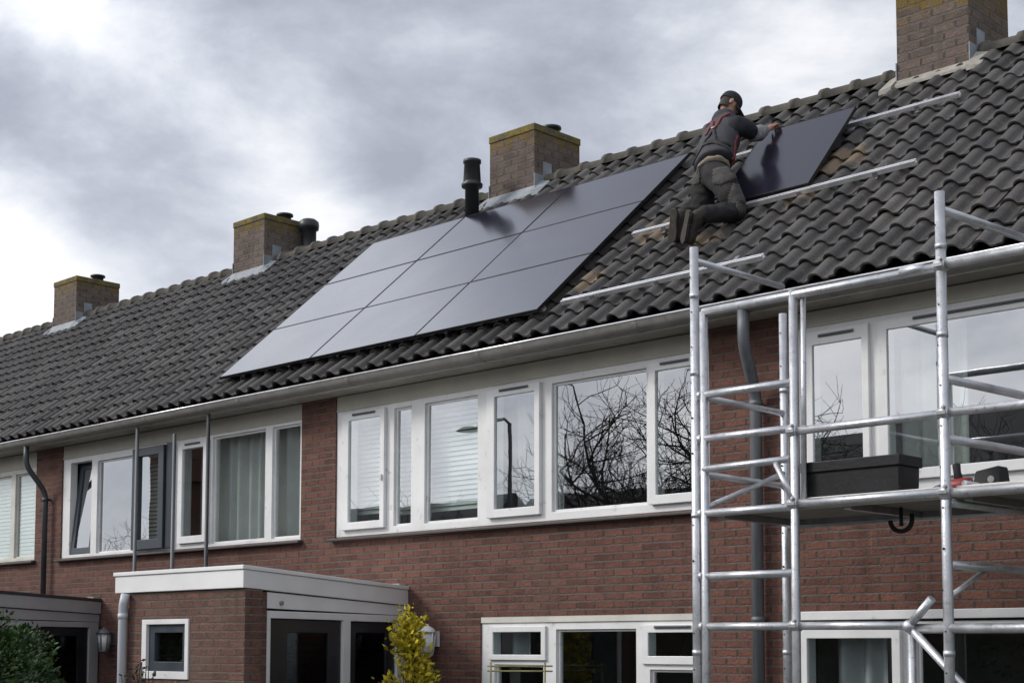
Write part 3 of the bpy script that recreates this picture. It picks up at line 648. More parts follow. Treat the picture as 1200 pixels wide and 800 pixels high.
# tiles discoloured where they were shifted: pale dusty tiles near the loose panel
# ------------------------------------------------------------------ scaffold
sc = thing('scaffold_tower', (-5.4, -1.25, 0), 'silver aluminium scaffold tower with a plank deck before the right-hand house', 'scaffold')
YF, YB = -1.75, -.72
def tubep(name, a, b, r=.028, mat='alu', n=14):
    m = MB(); m.tube([a, b], r, n); return m.build(name, M[mat], sc)
def coupler(p, d, r=.036, l=.07):
    p, d = Vector(p), Vector(d).normalized(); m = MB(); m.tube([p-d*l/2, p+d*l/2], r, 14); m.build('coupler', M['alu'], sc)
PR = .032
def bolt(p):
    x, y, z = p; m = MB(); m.tube([(x+.02, y-.03, z+.03), (x+.02, y-.062, z+.034)], .009, 6); m.tube([(x+.02, y-.05, z+.032), (x+.02, y-.058, z+.033)], .015, 6); m.box(x-.03, x+.03, y-.046, y-.036, z-.012, z+.012); m.build('coupler_bolt', M['steel'], sc, bevel=.002)
for x, y, zt in ((-6.345, YF, 4.915), (-4.45, YF, 4.91), (-6.30, YB, 4.60), (-4.33, YB, 4.85), (-2.4, YF, 4.9), (-2.4, YB, 4.85)):
    m = MB(); m.tube([(x, y, .02), (x, y, zt)], PR, 16)
    for z in (2.05, 3.0, 4.0, 4.55):
        if z < zt-.1: m.tube([(x, y, z), (x, y, z+.035)], PR+.004, 16)
    m.build('pole', M['alu'], sc)
    m = MB(); rp_ = random.Random(int(x*10))
    for k in range(int(zt/.25)):
        z = .2+k*.25; a = -2.2 + (.5 if k % 3 else 0)
        px_, py_ = x+math.cos(a)*(PR+.0005), y+math.sin(a)*(PR+.0005); m.tube([(px_, py_, z), (px_+math.cos(a)*.002, py_+math.sin(a)*.002, z)], .006 if rp_.random() < .7 else .009, 8)
    m.build('pin_holes', M['dark'], sc)
    m = MB(); m.box(x-.07, x+.07, y-.07, y+.07, .0, .02); m.build('foot_plate', M['steel'], sc)
tubep('upright', (-6.268, YF, .03), (-6.268, YF, 4.44), .03); tubep('upright', (-5.545, YF, .03), (-5.528, YF, 4.47), .03); tubep('upright', (-5.475, YF+.02, 3.07), (-5.462, YF+.02, 4.46), .019)
for z in (3.855, 3.548, 3.028, 2.592, 2.245): tubep('rung', (-6.30, YF, z), (-5.545, YF, z), .027); coupler((-6.30, YF, z), (1, 0, 0), .033, .03)
tubep('rung', (-6.27, YF-.01, 3.333), (-5.56, YF-.01, 3.345), .024)
tubep('guard_rail', (-6.268, YF, 4.44), (-4.45, YF-.0, 4.44), .029); tubep('guard_rail', (-4.45, YF, 4.452), (-2.4, YF, 4.45), .031)
tubep('guard_rail', (-5.545, YF, 3.527), (-4.45, YF, 3.527), .027); tubep('guard_rail', (-4.45, YF, 3.532), (-2.4, YF, 3.525), .027)
tubep('ledger', (-5.545, YF, 3.045), (-4.45, YF, 3.045), .029); tubep('ledger', (-4.45, YF, 3.04), (-2.4, YF, 3.04), .029)
tubep('ledger', (-5.545, YF, 2.245), (-4.71, YF, 2.24), .027); tubep('ledger', (-4.66, YF, 2.22), (-2.4, YF, 2.215), .03)
tubep('ledger', (-6.3, YB, 3.0), (-2.4, YB, 3.0), .026)
for z in (4.815, 3.855, 3.31): tubep('cross_rail', (-6.33, YF, z), (-6.30, YB, z-.01), .023)
for z in (4.80, 3.745, 3.376, 2.985, 2.605): tubep('cross_rail', (-4.45, YF, z), (-4.36, YB, z-.006), .027)
tubep('brace', (-5.665, YF-.02, 3.32), (-5.53, YF-.02, 3.06), .021); tubep('brace', (-4.70, YF-.03, 2.235), (-4.53, YF-.05, 2.40), .027); tubep('brace', (-4.70, YF-.03, 2.235), (-4.1, YF+.1, 1.55), .026)
tubep('brace', (-6.3, YB, 3.4), (-6.28, YF, 3.06), .02); tubep('upright', (-4.705, YF, .05), (-4.70, YF, 2.2), .026)
tubep('brace', (-4.45, YF, 2.40), (-4.44, -1.25, 2.60), .018)
m = MB(); m.lathe((-4.70, YF-.03, 2.235), [(.012, -.04), (.034, -.025), (.041, 0), (.034, .025), (.012, .04)], 16); m.build('coupler', M['alu'], sc)
for (x, z) in ((-5.54, 3.527), (-5.54, 3.045), (-5.54, 2.245), (-4.45, 3.53), (-4.45, 3.045), (-4.45, 4.445)): coupler((x, YF, z), (1, 0, 0), .036, .075); coupler((x, YF, z), (0, 0, 1), .037, .06); bolt((x, YF, z))
m = MB(); m.tube([(-4.72, YF-.005, 4.447), (-4.62, YF-.012, 4.452), (-4.56, YF, 4.447)], .0305, 14); m.build('coupler', M['alu'], sc)
m = MB(); m.box(-6.22, -2.42, YF+.06, YB-.06, 3.035, 3.052); m.build('deck', M['plywood'], sc, bevel=.003)
m = MB(); m.box(-5.6, -4.5, YF+.036, YF+.058, 3.01, 3.085); m.box(-4.4, -2.42, YF+.036, YF+.058, 3.01, 3.085); m.build('deck_edge', M['decktrim'], sc, bevel=.004)
m = MB(); m.box(-6.2, -2.42, YB-.058, YB-.036, 2.995, 3.07)
for x in (-6.2, -5.2, -4.36, -3.3): m.box(x, x+.05, YF+.061, YB-.061, 2.99, 3.033)
m.build('deck_frame', M['steel'], sc)
m = MB(); m.tube([(-4.36, YF+.06, 3.10), (-4.34, YB-.04, 3.085)], .018, 10); m.build('deck_side_rail', M['alu'], sc)
hk = MB(); cx, cy, cz = -5.07, -1.2, 2.945; pts = [(cx+.08*math.cos(a), cy, cz+.075*math.sin(a)) for a in [math.pi*(1+i/14) for i in range(15)]]; pts.append((cx+.08, cy, cz+.04)); hk.tube(pts, .016, 10); hk.tube([(cx, cy, cz-.04), (cx, cy, 3.03)], .013, 8); hk.build('deck_hook', M['dark'], sc)

# on the deck: crate and drill
cr = thing('tool_crate', (-5.1, -1.5, 3.053), 'black plastic crate standing on the scaffold deck', 'crate')
m = MB()
def ringq(x0, x1, y0, y1, z): return [(x0, y0, z), (x1, y0, z), (x1, y1, z), (x0, y1, z)]
b0, b1 = ringq(-5.50, -4.805, -1.685, -1.435, 3.055), ringq(-5.505, -4.80, -1.69, -1.43, 3.25); i0, i1 = ringq(-5.49, -4.815, -1.675, -1.445, 3.25), ringq(-5.47, -4.83, -1.65, -1.46, 3.075)
m.face(b0[::-1]); m.face(i1)
for a, b in ((b0, b1), (b1, i0), (i0, i1)):
    for i in range(4): j = (i+1) % 4; m.face([a[i], a[j], b[j], b[i]])
m.build('box', M['crate'], cr, bevel=.006)
m = MB(); m.plate(-5.52, -4.785, -1.705, -1.415, [(-5.49, -4.815, -1.675, -1.445)], 0, .07, lambda x, y, z: (x, z, 3.318-y)); m.build('rim', M['crate'], cr, bevel=.006)
m = MB(); m.box(-5.46, -4.84, -1.64, -1.47, 3.10, 3.24); m.build('contents', M['dark'], cr, bevel=.02)
dr = thing('power_drill', (-4.5, -1.42, 3.053), 'red and black cordless drill lying on the deck beside the crate', 'drill')
m = MB(); m.tube([(-4.64, -1.45, 3.105), (-4.60, -1.45, 3.11), (-4.5, -1.44, 3.115), (-4.44, -1.43, 3.12)], [.028, .045, .05, .042], 14); m.build('body', M['red'], dr)
m = MB(); m.tube([(-4.70, -1.455, 3.1), (-4.68, -1.455, 3.1), (-4.64, -1.45, 3.105)], [.012, .024, .027], 12); m.build('chuck', M['steel'], dr)
m = MB(); m.tube([(-4.52, -1.44, 3.13), (-4.545, -1.42, 3.2), (-4.56, -1.40, 3.25)], [.03, .024, .026], 12); m.build('handle', M['dark'], dr)
bt = thing('battery_charger', (-4.28, -1.45, 3.053), 'black battery charger on the deck behind the tall scaffold pole', 'charger')
m = MB(); m.hexa([(-4.40, -1.53, 3.054), (-4.21, -1.53, 3.054), (-4.21, -1.36, 3.054), (-4.40, -1.36, 3.054)], [(-4.385, -1.5, 3.19), (-4.225, -1.5, 3.215), (-4.225, -1.38, 3.215), (-4.385, -1.38, 3.19)]); m.build('case', M['dark'], bt, bevel=.012)
m = MB(); m.tube([(-4.27, -1.525, 3.13), (-4.27, -1.515, 3.13)], .022, 12); m.build('dial', M['steel'], bt)

# ------------------------------------------------------------------ wall lamps
def lantern(x, z, label, mat, glass):
    t = thing('wall_lantern', (x, -.02, z), label, 'wall lamp', 'lanterns beside the porches')
    m = MB(); m.box(x-.04, x+.04, -.03, -.003, z-.05, z+.1); m.tube([(x, -.03, z+.06), (x, -.12, z+.13), (x, -.14, z+.1)], .012, 8); m.build('bracket', mat, t)
    m = MB(); m.lathe((x, -.14, z), [(.1, .085), (.105, .095), (.07, .13), (.02, .155), (.012, .17)], 6); m.build('roof_cap', mat, t)
    m = MB(); m.lathe((x, -.14, z), [(.06, -.115), (.082, .08)], 6); m.build('glass', glass, t)
    m = MB(); m.lathe((x, -.14, z), [(.03, -.16), (.07, -.135), (.07, -.118)], 6)
    for i in range(6):
        a = 2*math.pi*i/6; m.tube([(x+.064*math.cos(a), -.14+.064*math.sin(a), z-.118), (x+.087*math.cos(a), -.14+.087*math.sin(a), z+.083)], .008, 6)
    m.build('cage', mat, t)
lantern(-16.86, 2.18, 'dark metal wall lantern on brick between the two porches', M['zinc'], M['lampglass'])
lantern(-10.87, 2.16, 'white wall lantern half hidden by the yellow shrub', M['white'], M['lampglass'])

# ------------------------------------------------------------------ plants
def leaves(m, n_, shape, size, rnd, droop=0.):
    for _ in range(n_):
        p, out = shape(rnd); d = (out + Vector((rnd.gauss(0, .6), rnd.gauss(0, .6), rnd.gauss(0, .6)-droop))).normalized()
        s = size*rnd.uniform(.6, 1.3); sd = d.orthogonal().normalized(); sd.rotate(Matrix.Rotation(rnd.uniform(0, 6.28), 3, d)); nn = d.cross(sd)
        w = s*.27; a, b, c, e = p, p+d*s*.5+sd*w+nn*s*.06, p+d*s, p+d*s*.5-sd*w+nn*s*.06
        m.face([a, b, c], rnd.random()); m.face([a, c, e], m.tone[-1])
def shrub(name, label, base, shape, n_, size, mat, stems):
    rnd = random.Random(len(label)); t = thing(name, base, label, 'shrub')
    m = MB(); leaves(m, n_, shape, size, rnd); m.build('foliage', M[mat], t, weld=False)
    m = MB()
    for _ in range(stems):
        p, out = shape(rnd); b = Vector(base); q = b.lerp(p, .5)+Vector((rnd.gauss(0, .04), rnd.gauss(0, .04), .1)); m.tube([b+Vector((rnd.gauss(0, .04), rnd.gauss(0, .04), 0)), q, p], [.014, .009, .003], 6)
    m.build('stem', M['bark'], t)
lumps = [(Vector((random.gauss(0, 1), random.gauss(0, 1), random.gauss(0, 1))).normalized(), random.uniform(.78, 1.14)) for _ in range(40)]
def laurel(rnd):
    d = Vector((rnd.gauss(0, 1), rnd.gauss(0, 1), rnd.gauss(0, 1))).normalized(); k = .06*math.sin(9*d.x+4*d.z)+.05*math.sin(17*d.z+6*d.x)+max(lumps, key=lambda l: l[0].dot(d))[1]
    r = k*(1-abs(rnd.gauss(0, .13))); return Vector((-13.66+d.x*1.0*r, -3.55+d.y*.85*r, 1.32+d.z*1.12*r)), d
shrub('round_shrub', 'dense dark green rounded bush at the lower left corner', (-13.62, -3.55, 0), laurel, 17000, .062, 'leaf_dark', 40)
clumps = []
rc = random.Random(11)
for i in range(85):
    z = rc.uniform(.2, 2.3); w = .235*min(1, (2.42-z)/.7)**.8; a = rc.uniform(0, 6.28); r = w*rc.uniform(.4, 1); clumps.append(Vector((-10.16+r*math.cos(a), -1+r*math.sin(a), z)))
def gold(rnd):
    c = rnd.choice(clumps); o = Vector((rnd.gauss(0, .05), rnd.gauss(0, .05), rnd.gauss(0, .07))); return c+o, (o+(c-Vector((-10.15, -1, c.z)))*.5+Vector((0, 0, .08))).normalized()
shrub('variegated_shrub', 'tall yellow-green variegated shrub beside the porch door', (-10.15, -1, 0), gold, 5200, .062, 'leaf_gold', 60)
def twig(rnd):
    a = rnd.uniform(0, 6.28); r = abs(rnd.gauss(0, .17)); z = rnd.uniform(1.2, 2.0)-r*.5; d = Vector((math.cos(a), math.sin(a), .8)); return Vector((-11.5+r*math.cos(a), -2.95+r*.6*math.sin(a), z)), d.normalized()
shrub('twiggy_shrub', 'sparse dark twiggy shrub below the small square porch window', (-11.5, -2.95, 0), twig, 330, .05, 'leaf_brown', 90)
tr = thing('bamboo_trellis', (-9.5, -.35, 0), 'greenish bamboo canes before the lower window beside the yellow shrub', 'trellis')
for z in (1.93, 1.885): simple_obj('cane', M['bamboo'], lambda m: m.tube([(-9.86, -.3, z), (-9.05, -.3, z+.008)], .007, 8), tr)
for x in (-9.8, -9.12): simple_obj('cane', M['bamboo'], lambda m: m.tube([(x, -.32, 0), (x, -.32, 1.97)], .008, 8), tr)

# ------------------------------------------------------------------ across the street (mirrored in the glass)
def bare_tree(x, y, hgt, label, seed, spread=1.):
    rnd = random.Random(seed); t = thing('bare_tree', (x, y, 0), label, 'tree', 'leafless trees across the street')
    tk = MB(); cr_ = MB()
    def grow(p, d, L, r, lev):
        pts = [p]; q = p; dd = d; n_ = 3
        for i in range(n_):
            dd = (dd + Vector((rnd.gauss(0, .16), rnd.gauss(0, .16), rnd.gauss(.03, .1)))).normalized(); q = q+dd*L/n_; pts.append(q)
        (tk if lev < 1 else cr_).tube(pts, [r, r*.85, r*.72, r*.6], 8 if lev < 2 else 4, caps=False)
        if lev >= 5: return
        kids = (8, 7, 6, 5, 5)[lev]
        for k in range(kids):
            i = rnd.choice((1, 2, 3, 3)) if lev else rnd.choice((2, 3, 3)); ax = dd.orthogonal(); ax.rotate(Matrix.Rotation(rnd.uniform(0, 6.28), 3, dd))
            nd_ = (dd*.75 + ax*rnd.uniform(.45, 1.1)*spread).normalized(); grow(pts[i], nd_, L*rnd.uniform(.55, .8), max(.0055, r*.49), lev+1)
    grow(Vector((x, y, 0)), Vector((.05, 0, 1)), hgt*.36, hgt*.022, 0)
    tk.build('trunk', M['bark'], t, weld=False); cr_.build('crown', M['bark'], t, weld=False)
bare_tree(-24.2, -22.5, 12.2, 'wide bare tree mirrored in the long white window', 5, 1.0)
bare_tree(-18.8, -21, 9.5, 'bare tree mirrored in the casement behind the scaffold', 9)
bare_tree(-41, -28, 8.5, 'small bare tree mirrored low in the leftmost white casement', 12)
bare_tree(-56, -26, 8.5, 'small bare tree mirrored in the left house', 13)
def conifer(x, y, h_, r, label, seed):
    rnd = random.Random(seed); t = thing('evergreen_tree', (x, y, 0), label, 'tree', 'evergreens across the street')
    simple_obj('trunk', M['bark'], lambda m: m.tube([(x, y, 0), (x, y, h_*.95)], [.2, .03], 10), t)
    def sh(rn):
        z = h_*(1-rn.random()**.6*.95); w = r*(1-z/h_)**.8*(.75+.25*math.sin(z*3.1+x)); a = rn.uniform(0, 6.28); q = w*rn.uniform(.5, 1.05); return Vector((x+q*math.cos(a), y+q*math.sin(a), z)), Vector((math.cos(a), math.sin(a), -.3))
    m = MB(); leaves(m, 16000, sh, .3, rnd); m.build('crown', M['leaf_hedge'], t, weld=False)
t = thing('opposite_house', (-44.7, -22, 0), 'tall gabled house across the street mirrored in the curtained panes', 'house', 'houses across the street')
gx, gy, gw = -45.2, -22, 2.9
m = MB(); m.plate(gx-gw, gx+gw, 0, 9.4, [(gx+a_, gx+a_+1.3, z_, z_+1.6) for a_ in (-2.2, .9) for z_ in (1.0, 3.8, 6.6)], gy-.3, gy); m.box(gx-gw, gx+gw, gy-9, gy-.31, 0, 9.4)
m.hexa([(gx-gw, gy-9, 9.4), (gx+gw, gy-9, 9.4), (gx+gw, gy, 9.4), (gx-gw, gy, 9.4)], [(gx-.05, gy-9, 12.6), (gx+.05, gy-9, 12.6), (gx+.05, gy, 12.6), (gx-.05, gy, 12.6)]); m.build('wall', M['brick'], t)
m = MB()
for sx in (-1, 1):
    q_ = [(gx+sx*(gw+.3), gy-9.2, 9.15), (gx+sx*(gw+.3), gy+.2, 9.15), (gx, gy+.2, 12.7), (gx, gy-9.2, 12.7)]
    if sx > 0: q_.reverse()
    m.hexa(q_, [(x, y, z+.15) for x, y, z in q_])
m.build('roof', M['tile'], t); t.rotation_euler.z = R(-46)
lp = thing('street_lamp', (-25.7, -16, 0), 'street lamp mirrored in a pane of the long white window', 'street lamp')
simple_obj('pole', M['zinc'], lambda m: m.tube([(-25.7, -16, 0), (-25.7, -16, 7.6), (-25.9, -16, 7.75), (-26.7, -16, 7.72)], [.09, .05, .045, .04], 10), lp)
def head(m):
    rows = []
    for i in range(9):
        a = i/8; w = .17*math.sin(math.pi*min(1, .12+a*.86))**.6; rows.append([(-26.6-a*.85, -16+w*math.cos(b), 7.66+.11*(math.sin(b) if math.sin(b) > 0 else .6*math.sin(b))*math.sin(math.pi*min(1, .15+.8*a))) for b in [2*math.pi*j/12 for j in range(12)]])
    m.grid(rows, True); m.face(rows[0]); m.face(rows[-1][::-1])
simple_obj('lamp_head', M['darkpipe'], head, lp)
for i, (x0, x1, zr, zw, lab) in enumerate(((-62, -46, 8.9, 5.4, 'long dark house across the street at its far end'), (-45, -31, 8.6, 5.2, 'house across the street mirrored under the bare tree'), (-30, -16, 9.9, 6.0, 'tall dark house across the street mirrored behind the scaffold'), (-15, 2, 9.4, 5.6, 'house across the street opposite the camera'))):
    t = thing('opposite_house', ((x0+x1)/2, -37, 0), lab, 'house', 'houses across the street')
    m = MB(); m.plate(x0, x1, 0, zw, [(x0+1.2+k*3.2, x0+3+k*3.2, zz, zz+1.3) for k in range(int((x1-x0-2)/3.2)) for zz in (1., 3.6)], -33.2, -33.0); m.box(x0, x1, -40.5, -33.25, 0, zw); m.build('wall', M['brick'], t)
    m = MB(); m.hexa([(x0, -41, zw-.1), (x1, -41, zw-.1), (x1, -32.7, zw-.1), (x0, -32.7, zw-.1)], [(x0, -36.95, zr), (x1, -36.95, zr), (x1, -36.8, zr), (x0, -36.8, zr)]); m.build('roof', M['tile'], t)
rh = random.Random(4)
def hedge_shape(rnd):
    x = rnd.uniform(-48, -4); z = rnd.uniform(0, 2.0); return Vector((x, -17.8+rnd.choice((-.5, .5))*rnd.uniform(.7, 1.1) if z < 1.75 else -17.8+rnd.uniform(-.5, .5), z+.12*math.sin(x*2.1))), Vector((0, rnd.choice((-1, 1)), .4))
hd = thing('hedge', (-26, -17.8, 0), 'clipped dark hedge along the far pavement', 'hedge')
m = MB(); leaves(m, 9000, hedge_shape, .2, rh); m.build('foliage', M['leaf_hedge'], hd, weld=False); m = MB(); m.box(-48, -4, -18.2, -17.4, 0, 1.7); m.build('stem', M['bark'], hd)

# ------------------------------------------------------------------ the worker
from mathutils import noise as mnoise
def skin(name, verts, edges, radii, mat, parent, subdiv=2, root=0, fold=0.):
    me = bpy.data.meshes.new(name); me.from_pydata([tuple(v) for v in verts], edges, []); o = bpy.data.objects.new(name, me); C.objects.link(o)
    o.modifiers.new('skin', 'SKIN'); md = o.modifiers['skin']; md.use_smooth_shade = True; md.branch_smoothing = .6
    for i, v in enumerate(me.skin_vertices[0].data):
        r = radii[i]; v.radius = r if hasattr(r, '__len__') else (r, r); v.use_root = (i == root)
    s = o.modifiers.new('sub', 'SUBSURF'); s.levels = subdiv; s.render_levels = subdiv
    dg = bpy.context.evaluated_depsgraph_get(); m2 = bpy.data.meshes.new_from_object(o.evaluated_get(dg)); m2.name = name
    o.modifiers.clear(); o.data = m2
    for p in m2.polygons: p.use_smooth = True
    m2.materials.clear(); m2.materials.append(mat)
    if fold:
        nrm = [v.normal.copy() for v in m2.vertices]
        for v, n_ in zip(m2.vertices, nrm):
            q = v.co*11; a = mnoise.noise(q + mnoise.noise_vector(q*.6)*1.2); b = 1-abs(mnoise.noise(v.co*19 + Vector((3, 1, 7))))*2
            v.co += n_*(a*fold + b*fold*.45)
    if parent: o.parent = parent; o.location = -world_loc(parent)
    return o
J = {k: Vector(v) for k, v in dict(kneeR=(-7.704, .70, 5.965), kneeL=(-8.165, .80, 6.065), ankR=(-7.90, .33, 5.90), toeR=(-8.01, .375, 5.69), ankL=(-8.175, .44, 5.985), toeL=(-8.235, .48, 5.78),
    hipR=(-7.84, .66, 6.31), hipL=(-8.09, .75, 6.39), pelvis=(-7.965, .71, 6.375), waist=(-8.05, .83, 6.55), chest=(-8.14, 1.05, 6.86), neckb=(-8.175, 1.2, 7.085), head=(-8.21, 1.28, 7.235),
    shR=(-7.965, 1.10, 6.94), shL=(-8.345, 1.2, 7.01), elR=(-8.0, 1.37, 6.885), wrR=(-8.0, 1.585, 7.015), haR=(-7.995, 1.67, 7.075), elL=(-8.43, 1.43, 6.95), wrL=(-8.37, 1.6, 7.04), haL=(-8.34, 1.68, 7.09)).items()}
cr_ = Vector((.716, -.698, 0))*.0076
for k_, px_ in dict(pelvis=-13, hipR=-11, hipL=-13, waist=-12, chest=-8, neckb=-7, shL=-6, kneeL=-6, shR=-1).items(): J[k_] = J[k_] + cr_*px_
J['elR'] = J['elR'] + Vector((0, 0, .03))
wk = thing('person', (-7.95, .6, roof_z(.6)), 'worker in black cap, dark vest and red harness kneeling on the roof', 'person')
keys = ['pelvis', 'waist', 'chest', 'neckb', 'head', 'shR', 'elR', 'wrR', 'haR', 'shL', 'elL', 'wrL', 'haL', 'hipR', 'kneeR', 'ankR', 'toeR', 'hipL', 'kneeL', 'ankL', 'toeL']
ix = {k: i for i, k in enumerate(keys)}
E_ = [('pelvis', 'waist'), ('waist', 'chest'), ('chest', 'neckb'), ('neckb', 'head'), ('chest', 'shR'), ('shR', 'elR'), ('elR', 'wrR'), ('wrR', 'haR'), ('chest', 'shL'), ('shL', 'elL'), ('elL', 'wrL'), ('wrL', 'haL'), ('pelvis', 'hipR'), ('hipR', 'kneeR'), ('kneeR', 'ankR'), ('ankR', 'toeR'), ('pelvis', 'hipL'), ('hipL', 'kneeL'), ('kneeL', 'ankL'), ('ankL', 'toeL')]
rad = dict(pelvis=.13, waist=.125, chest=.12, neckb=.062, head=.06, shR=.05, elR=.045, wrR=.032, haR=.03, shL=.05, elL=.045, wrL=.032, haL=.03, hipR=.09, kneeR=.06, ankR=.042, toeR=.04, hipL=.09, kneeL=.06, ankL=.042, toeL=.04)
body = skin('body', [J[k] for k in keys], [(ix[a], ix[b]) for a, b in E_], [rad[k] for k in keys], M['skin'], wk)
# head and hands joined to the body's mesh
bm = bmesh.new(); bm.from_mesh(body.data)
hc = J['head']; look = Vector((.42, .55, -.52)).normalized(); upv = Vector((-.12, .1, 1)); upv = (upv - look*upv.dot(look)).normalized(); rt = look.cross(upv).normalized()
HB = Matrix((rt, look, upv)).transposed()
def headpt(p):
    x, y, z = p; r = Vector((x*.078, y*.098, z*.122))
    if z < 0: r.x *= 1+z*.28; r.y *= 1+z*.12 if y > 0 else 1+z*.3
    f = max(0, y)
    r.y += .026*math.exp(-((x/.2)**2+((z+.12)/.2)**2))*f; r.y -= .012*(math.exp(-(((abs(x)-.42)/.2)**2+((z-.05)/.14)**2)))*f; r.y += .008*math.exp(-((x/.35)**2+((z+.52)/.1)**2))*f
    return hc + HB @ r
res = bmesh.ops.create_uvsphere(bm, u_segments=28, v_segments=20, radius=1.0)
for v in res['verts']: v.co = headpt(v.co.copy())
for sx in (-1, 1):
    e = bmesh.ops.create_uvsphere(bm, u_segments=10, v_segments=8, radius=1.0)
    for v in e['verts']:
        p = v.co.copy(); v.co = hc + HB @ Vector((sx*.08+p.x*.013, -.008+p.y*.02, -.012+p.z*.034))
for f in bm.faces: f.smooth = True
me = body.data; bm.to_mesh(me); bm.free()
def hand(tip, wrist, curl, side):
    d = (tip-wrist).normalized(); nrm = Vector((0, -SIN, COS)); sd = d.cross(nrm).normalized()*side; n2 = sd.cross(d).normalized()
    if n2.z < 0: n2 = -n2
    V, Ed, Rr = [], [], []
    def chain(pts, rs):
        b = len(V); V.extend(pts); Rr.extend(rs); Ed.extend((b+i, b+i+1) for i in range(len(pts)-1))
    objs = []
    for k, (off, L) in enumerate(((-.033, .07), (-.011, .08), (.012, .076), (.033, .06))):
        p0 = tip - d*.035 + sd*off*.6; p1 = tip + d*.028 + sd*off; p2 = p1 + (d*.75-n2*.5*curl).normalized()*L*.42; p3 = p2 + (d*.25-n2*curl).normalized()*L*.33; p4 = p3 + (-d*.1-n2*curl).normalized()*L*.25
        objs.append(([p0, p1, p2, p3, p4], [.012, .011, .0095, .0085, .007]))
    p0 = wrist.lerp(tip, .4); objs.append(([p0, p0 - sd*.035 + d*.02, p0 - sd*.05 + d*.05 - n2*.012, p0 - sd*.045 + d*.078 - n2*.03], [.014, .013, .011, .008]))
    return objs, (d, sd, n2)
extra = []
for tip, wr, sd in ((J['haR'], J['wrR'], 1), (J['haL'], J['wrL'], -1)):
    objs, fr_ = hand(tip, wr, 1., sd)
    for pts, rs in objs: extra.append(skin('finger_tmp', pts, [(i, i+1) for i in range(len(pts)-1)], rs, M['skin'], None, 1))
    d, sdv, n2 = fr_
    extra.append(skin('finger_tmp', [wr, wr.lerp(tip, .55), tip+d*.02], [(0, 1), (1, 2)], [(.026, .026), (.036, .022), (.038, .016)], M['skin'], None, 1))
bm = bmesh.new(); bm.from_mesh(body.data)
for o in extra: bm.from_mesh(o.data); bpy.data.objects.remove(o)
for f in bm.faces: f.smooth = True
bm.to_mesh(body.data); bm.free()
# clothing
def ch(name, ks, edges, rs, mat, **k): k = {'subdiv': 3, 'fold': .012 if name not in ('boot', 'belt') else .004, **k}; return skin(name, [J[a] if isinstance(a, str) else Vector(a) for a in ks], edges, rs, M[mat], wk, **k)
def widen(o, k):
    o0 = world_loc(wk) + o.location; ax = Vector((.9, -.28, -.1)).normalized()
    for v in o.data.vertices:
        p = v.co
        t_ = max(0, min(1, (p.z - 6.2)/.12))                       # the trunk only, not the legs
        u = (p.z-J['pelvis'].z)/(J['neckb'].z-J['pelvis'].z); c = J['pelvis'].lerp(J['neckb'], max(-.2, min(1.1, u)))
        p += ax*((p-c).dot(ax)*(k-1)*t_)
seat = J['pelvis'] + Vector((.0, -.05, .0))
tro = ch('trousers', ['pelvis', J['pelvis'].lerp(J['waist'], .38), 'hipR', J['hipR'].lerp(J['kneeR'], .5)+Vector((.02, -.03, 0)), 'kneeR', J['kneeR'].lerp(J['ankR'], .5)+Vector((0, 0, .01)), J['kneeR'].lerp(J['ankR'], .97), 'hipL', J['hipL'].lerp(J['kneeL'], .5)+Vector((0, -.03, 0)), 'kneeL', J['kneeL'].lerp(J['ankL'], .5), J['kneeL'].lerp(J['ankL'], .97)],
    [(0, 1), (0, 2), (2, 3), (3, 4), (4, 5), (5, 6), (0, 7), (7, 8), (8, 9), (9, 10), (10, 11)][:0] or [(0, 1), (0, 2), (2, 3), (3, 4), (4, 5), (5, 6), (0, 7), (7, 8), (8, 9), (9, 10), (10, 11)], [.172, .165, .142, .118, .1, .088, .074, .142, .118, .1, .088, .074], 'trousers', subdiv=3)
vest = ch('vest', [J['waist'].lerp(J['pelvis'], .18), 'waist', J['waist'].lerp(J['chest'], .55), 'chest', J['chest'].lerp(J['neckb'], .55), J['neckb'].lerp(J['head'], .12), J['chest'].lerp(J['shR'], .72), J['chest'].lerp(J['shL'], .72)],
    [(0, 1), (1, 2), (2, 3), (3, 4), (4, 5), (3, 6), (3, 7)], [.172, .17, .182, .185, .15, .1, .125, .125], 'vest')
widen(vest, 1.42)
und = ch('shirt_hem', [J['waist'].lerp(J['pelvis'], .2), J['waist'].lerp(J['pelvis'], .62)], [(0, 1)], [.16, .176], 'undershirt')
blt = ch('belt', [J['pelvis'].lerp(J['waist'], .26), J['pelvis'].lerp(J['waist'], .1)], [(0, 1)], [.178, .184], 'trousers')
for o in (und, blt, tro): widen(o, 1.12)
slR = ch('sleeve', [J['chest'].lerp(J['shR'], .45), 'shR', J['shR'].lerp(J['elR'], .6), J['shR'].lerp(J['elR'], .93)], [(0, 1), (1, 2), (2, 3)], [.125, .108, .082, .074], 'sleeve')
slL = ch('sleeve', [J['chest'].lerp(J['shL'], .45), 'shL', J['shL'].lerp(J['elL'], .6), J['shL'].lerp(J['elL'], .93)], [(0, 1), (1, 2), (2, 3)], [.125, .108, .082, .074], 'sleeve')
for a, b, in (('elR', 'wrR'), ('elL', 'wrL')):
    sh = 'sh'+a[-1]
    ch('forearm_sleeve', [J[sh].lerp(J[a], .85), J[a], J[a].lerp(J[b], .5), J[a].lerp(J[b], .98)], [(0, 1), (1, 2), (2, 3)], [.078, .085, .074, .054], 'sleevegrey')
ch('hood', [J['neckb']+Vector((-.02, -.03, -.09)), J['neckb']+Vector((-.01, -.02, -.02)), J['head']+Vector((-.045, -.05, -.075))], [(0, 1), (1, 2)], [.118, .135, .112], 'vest')
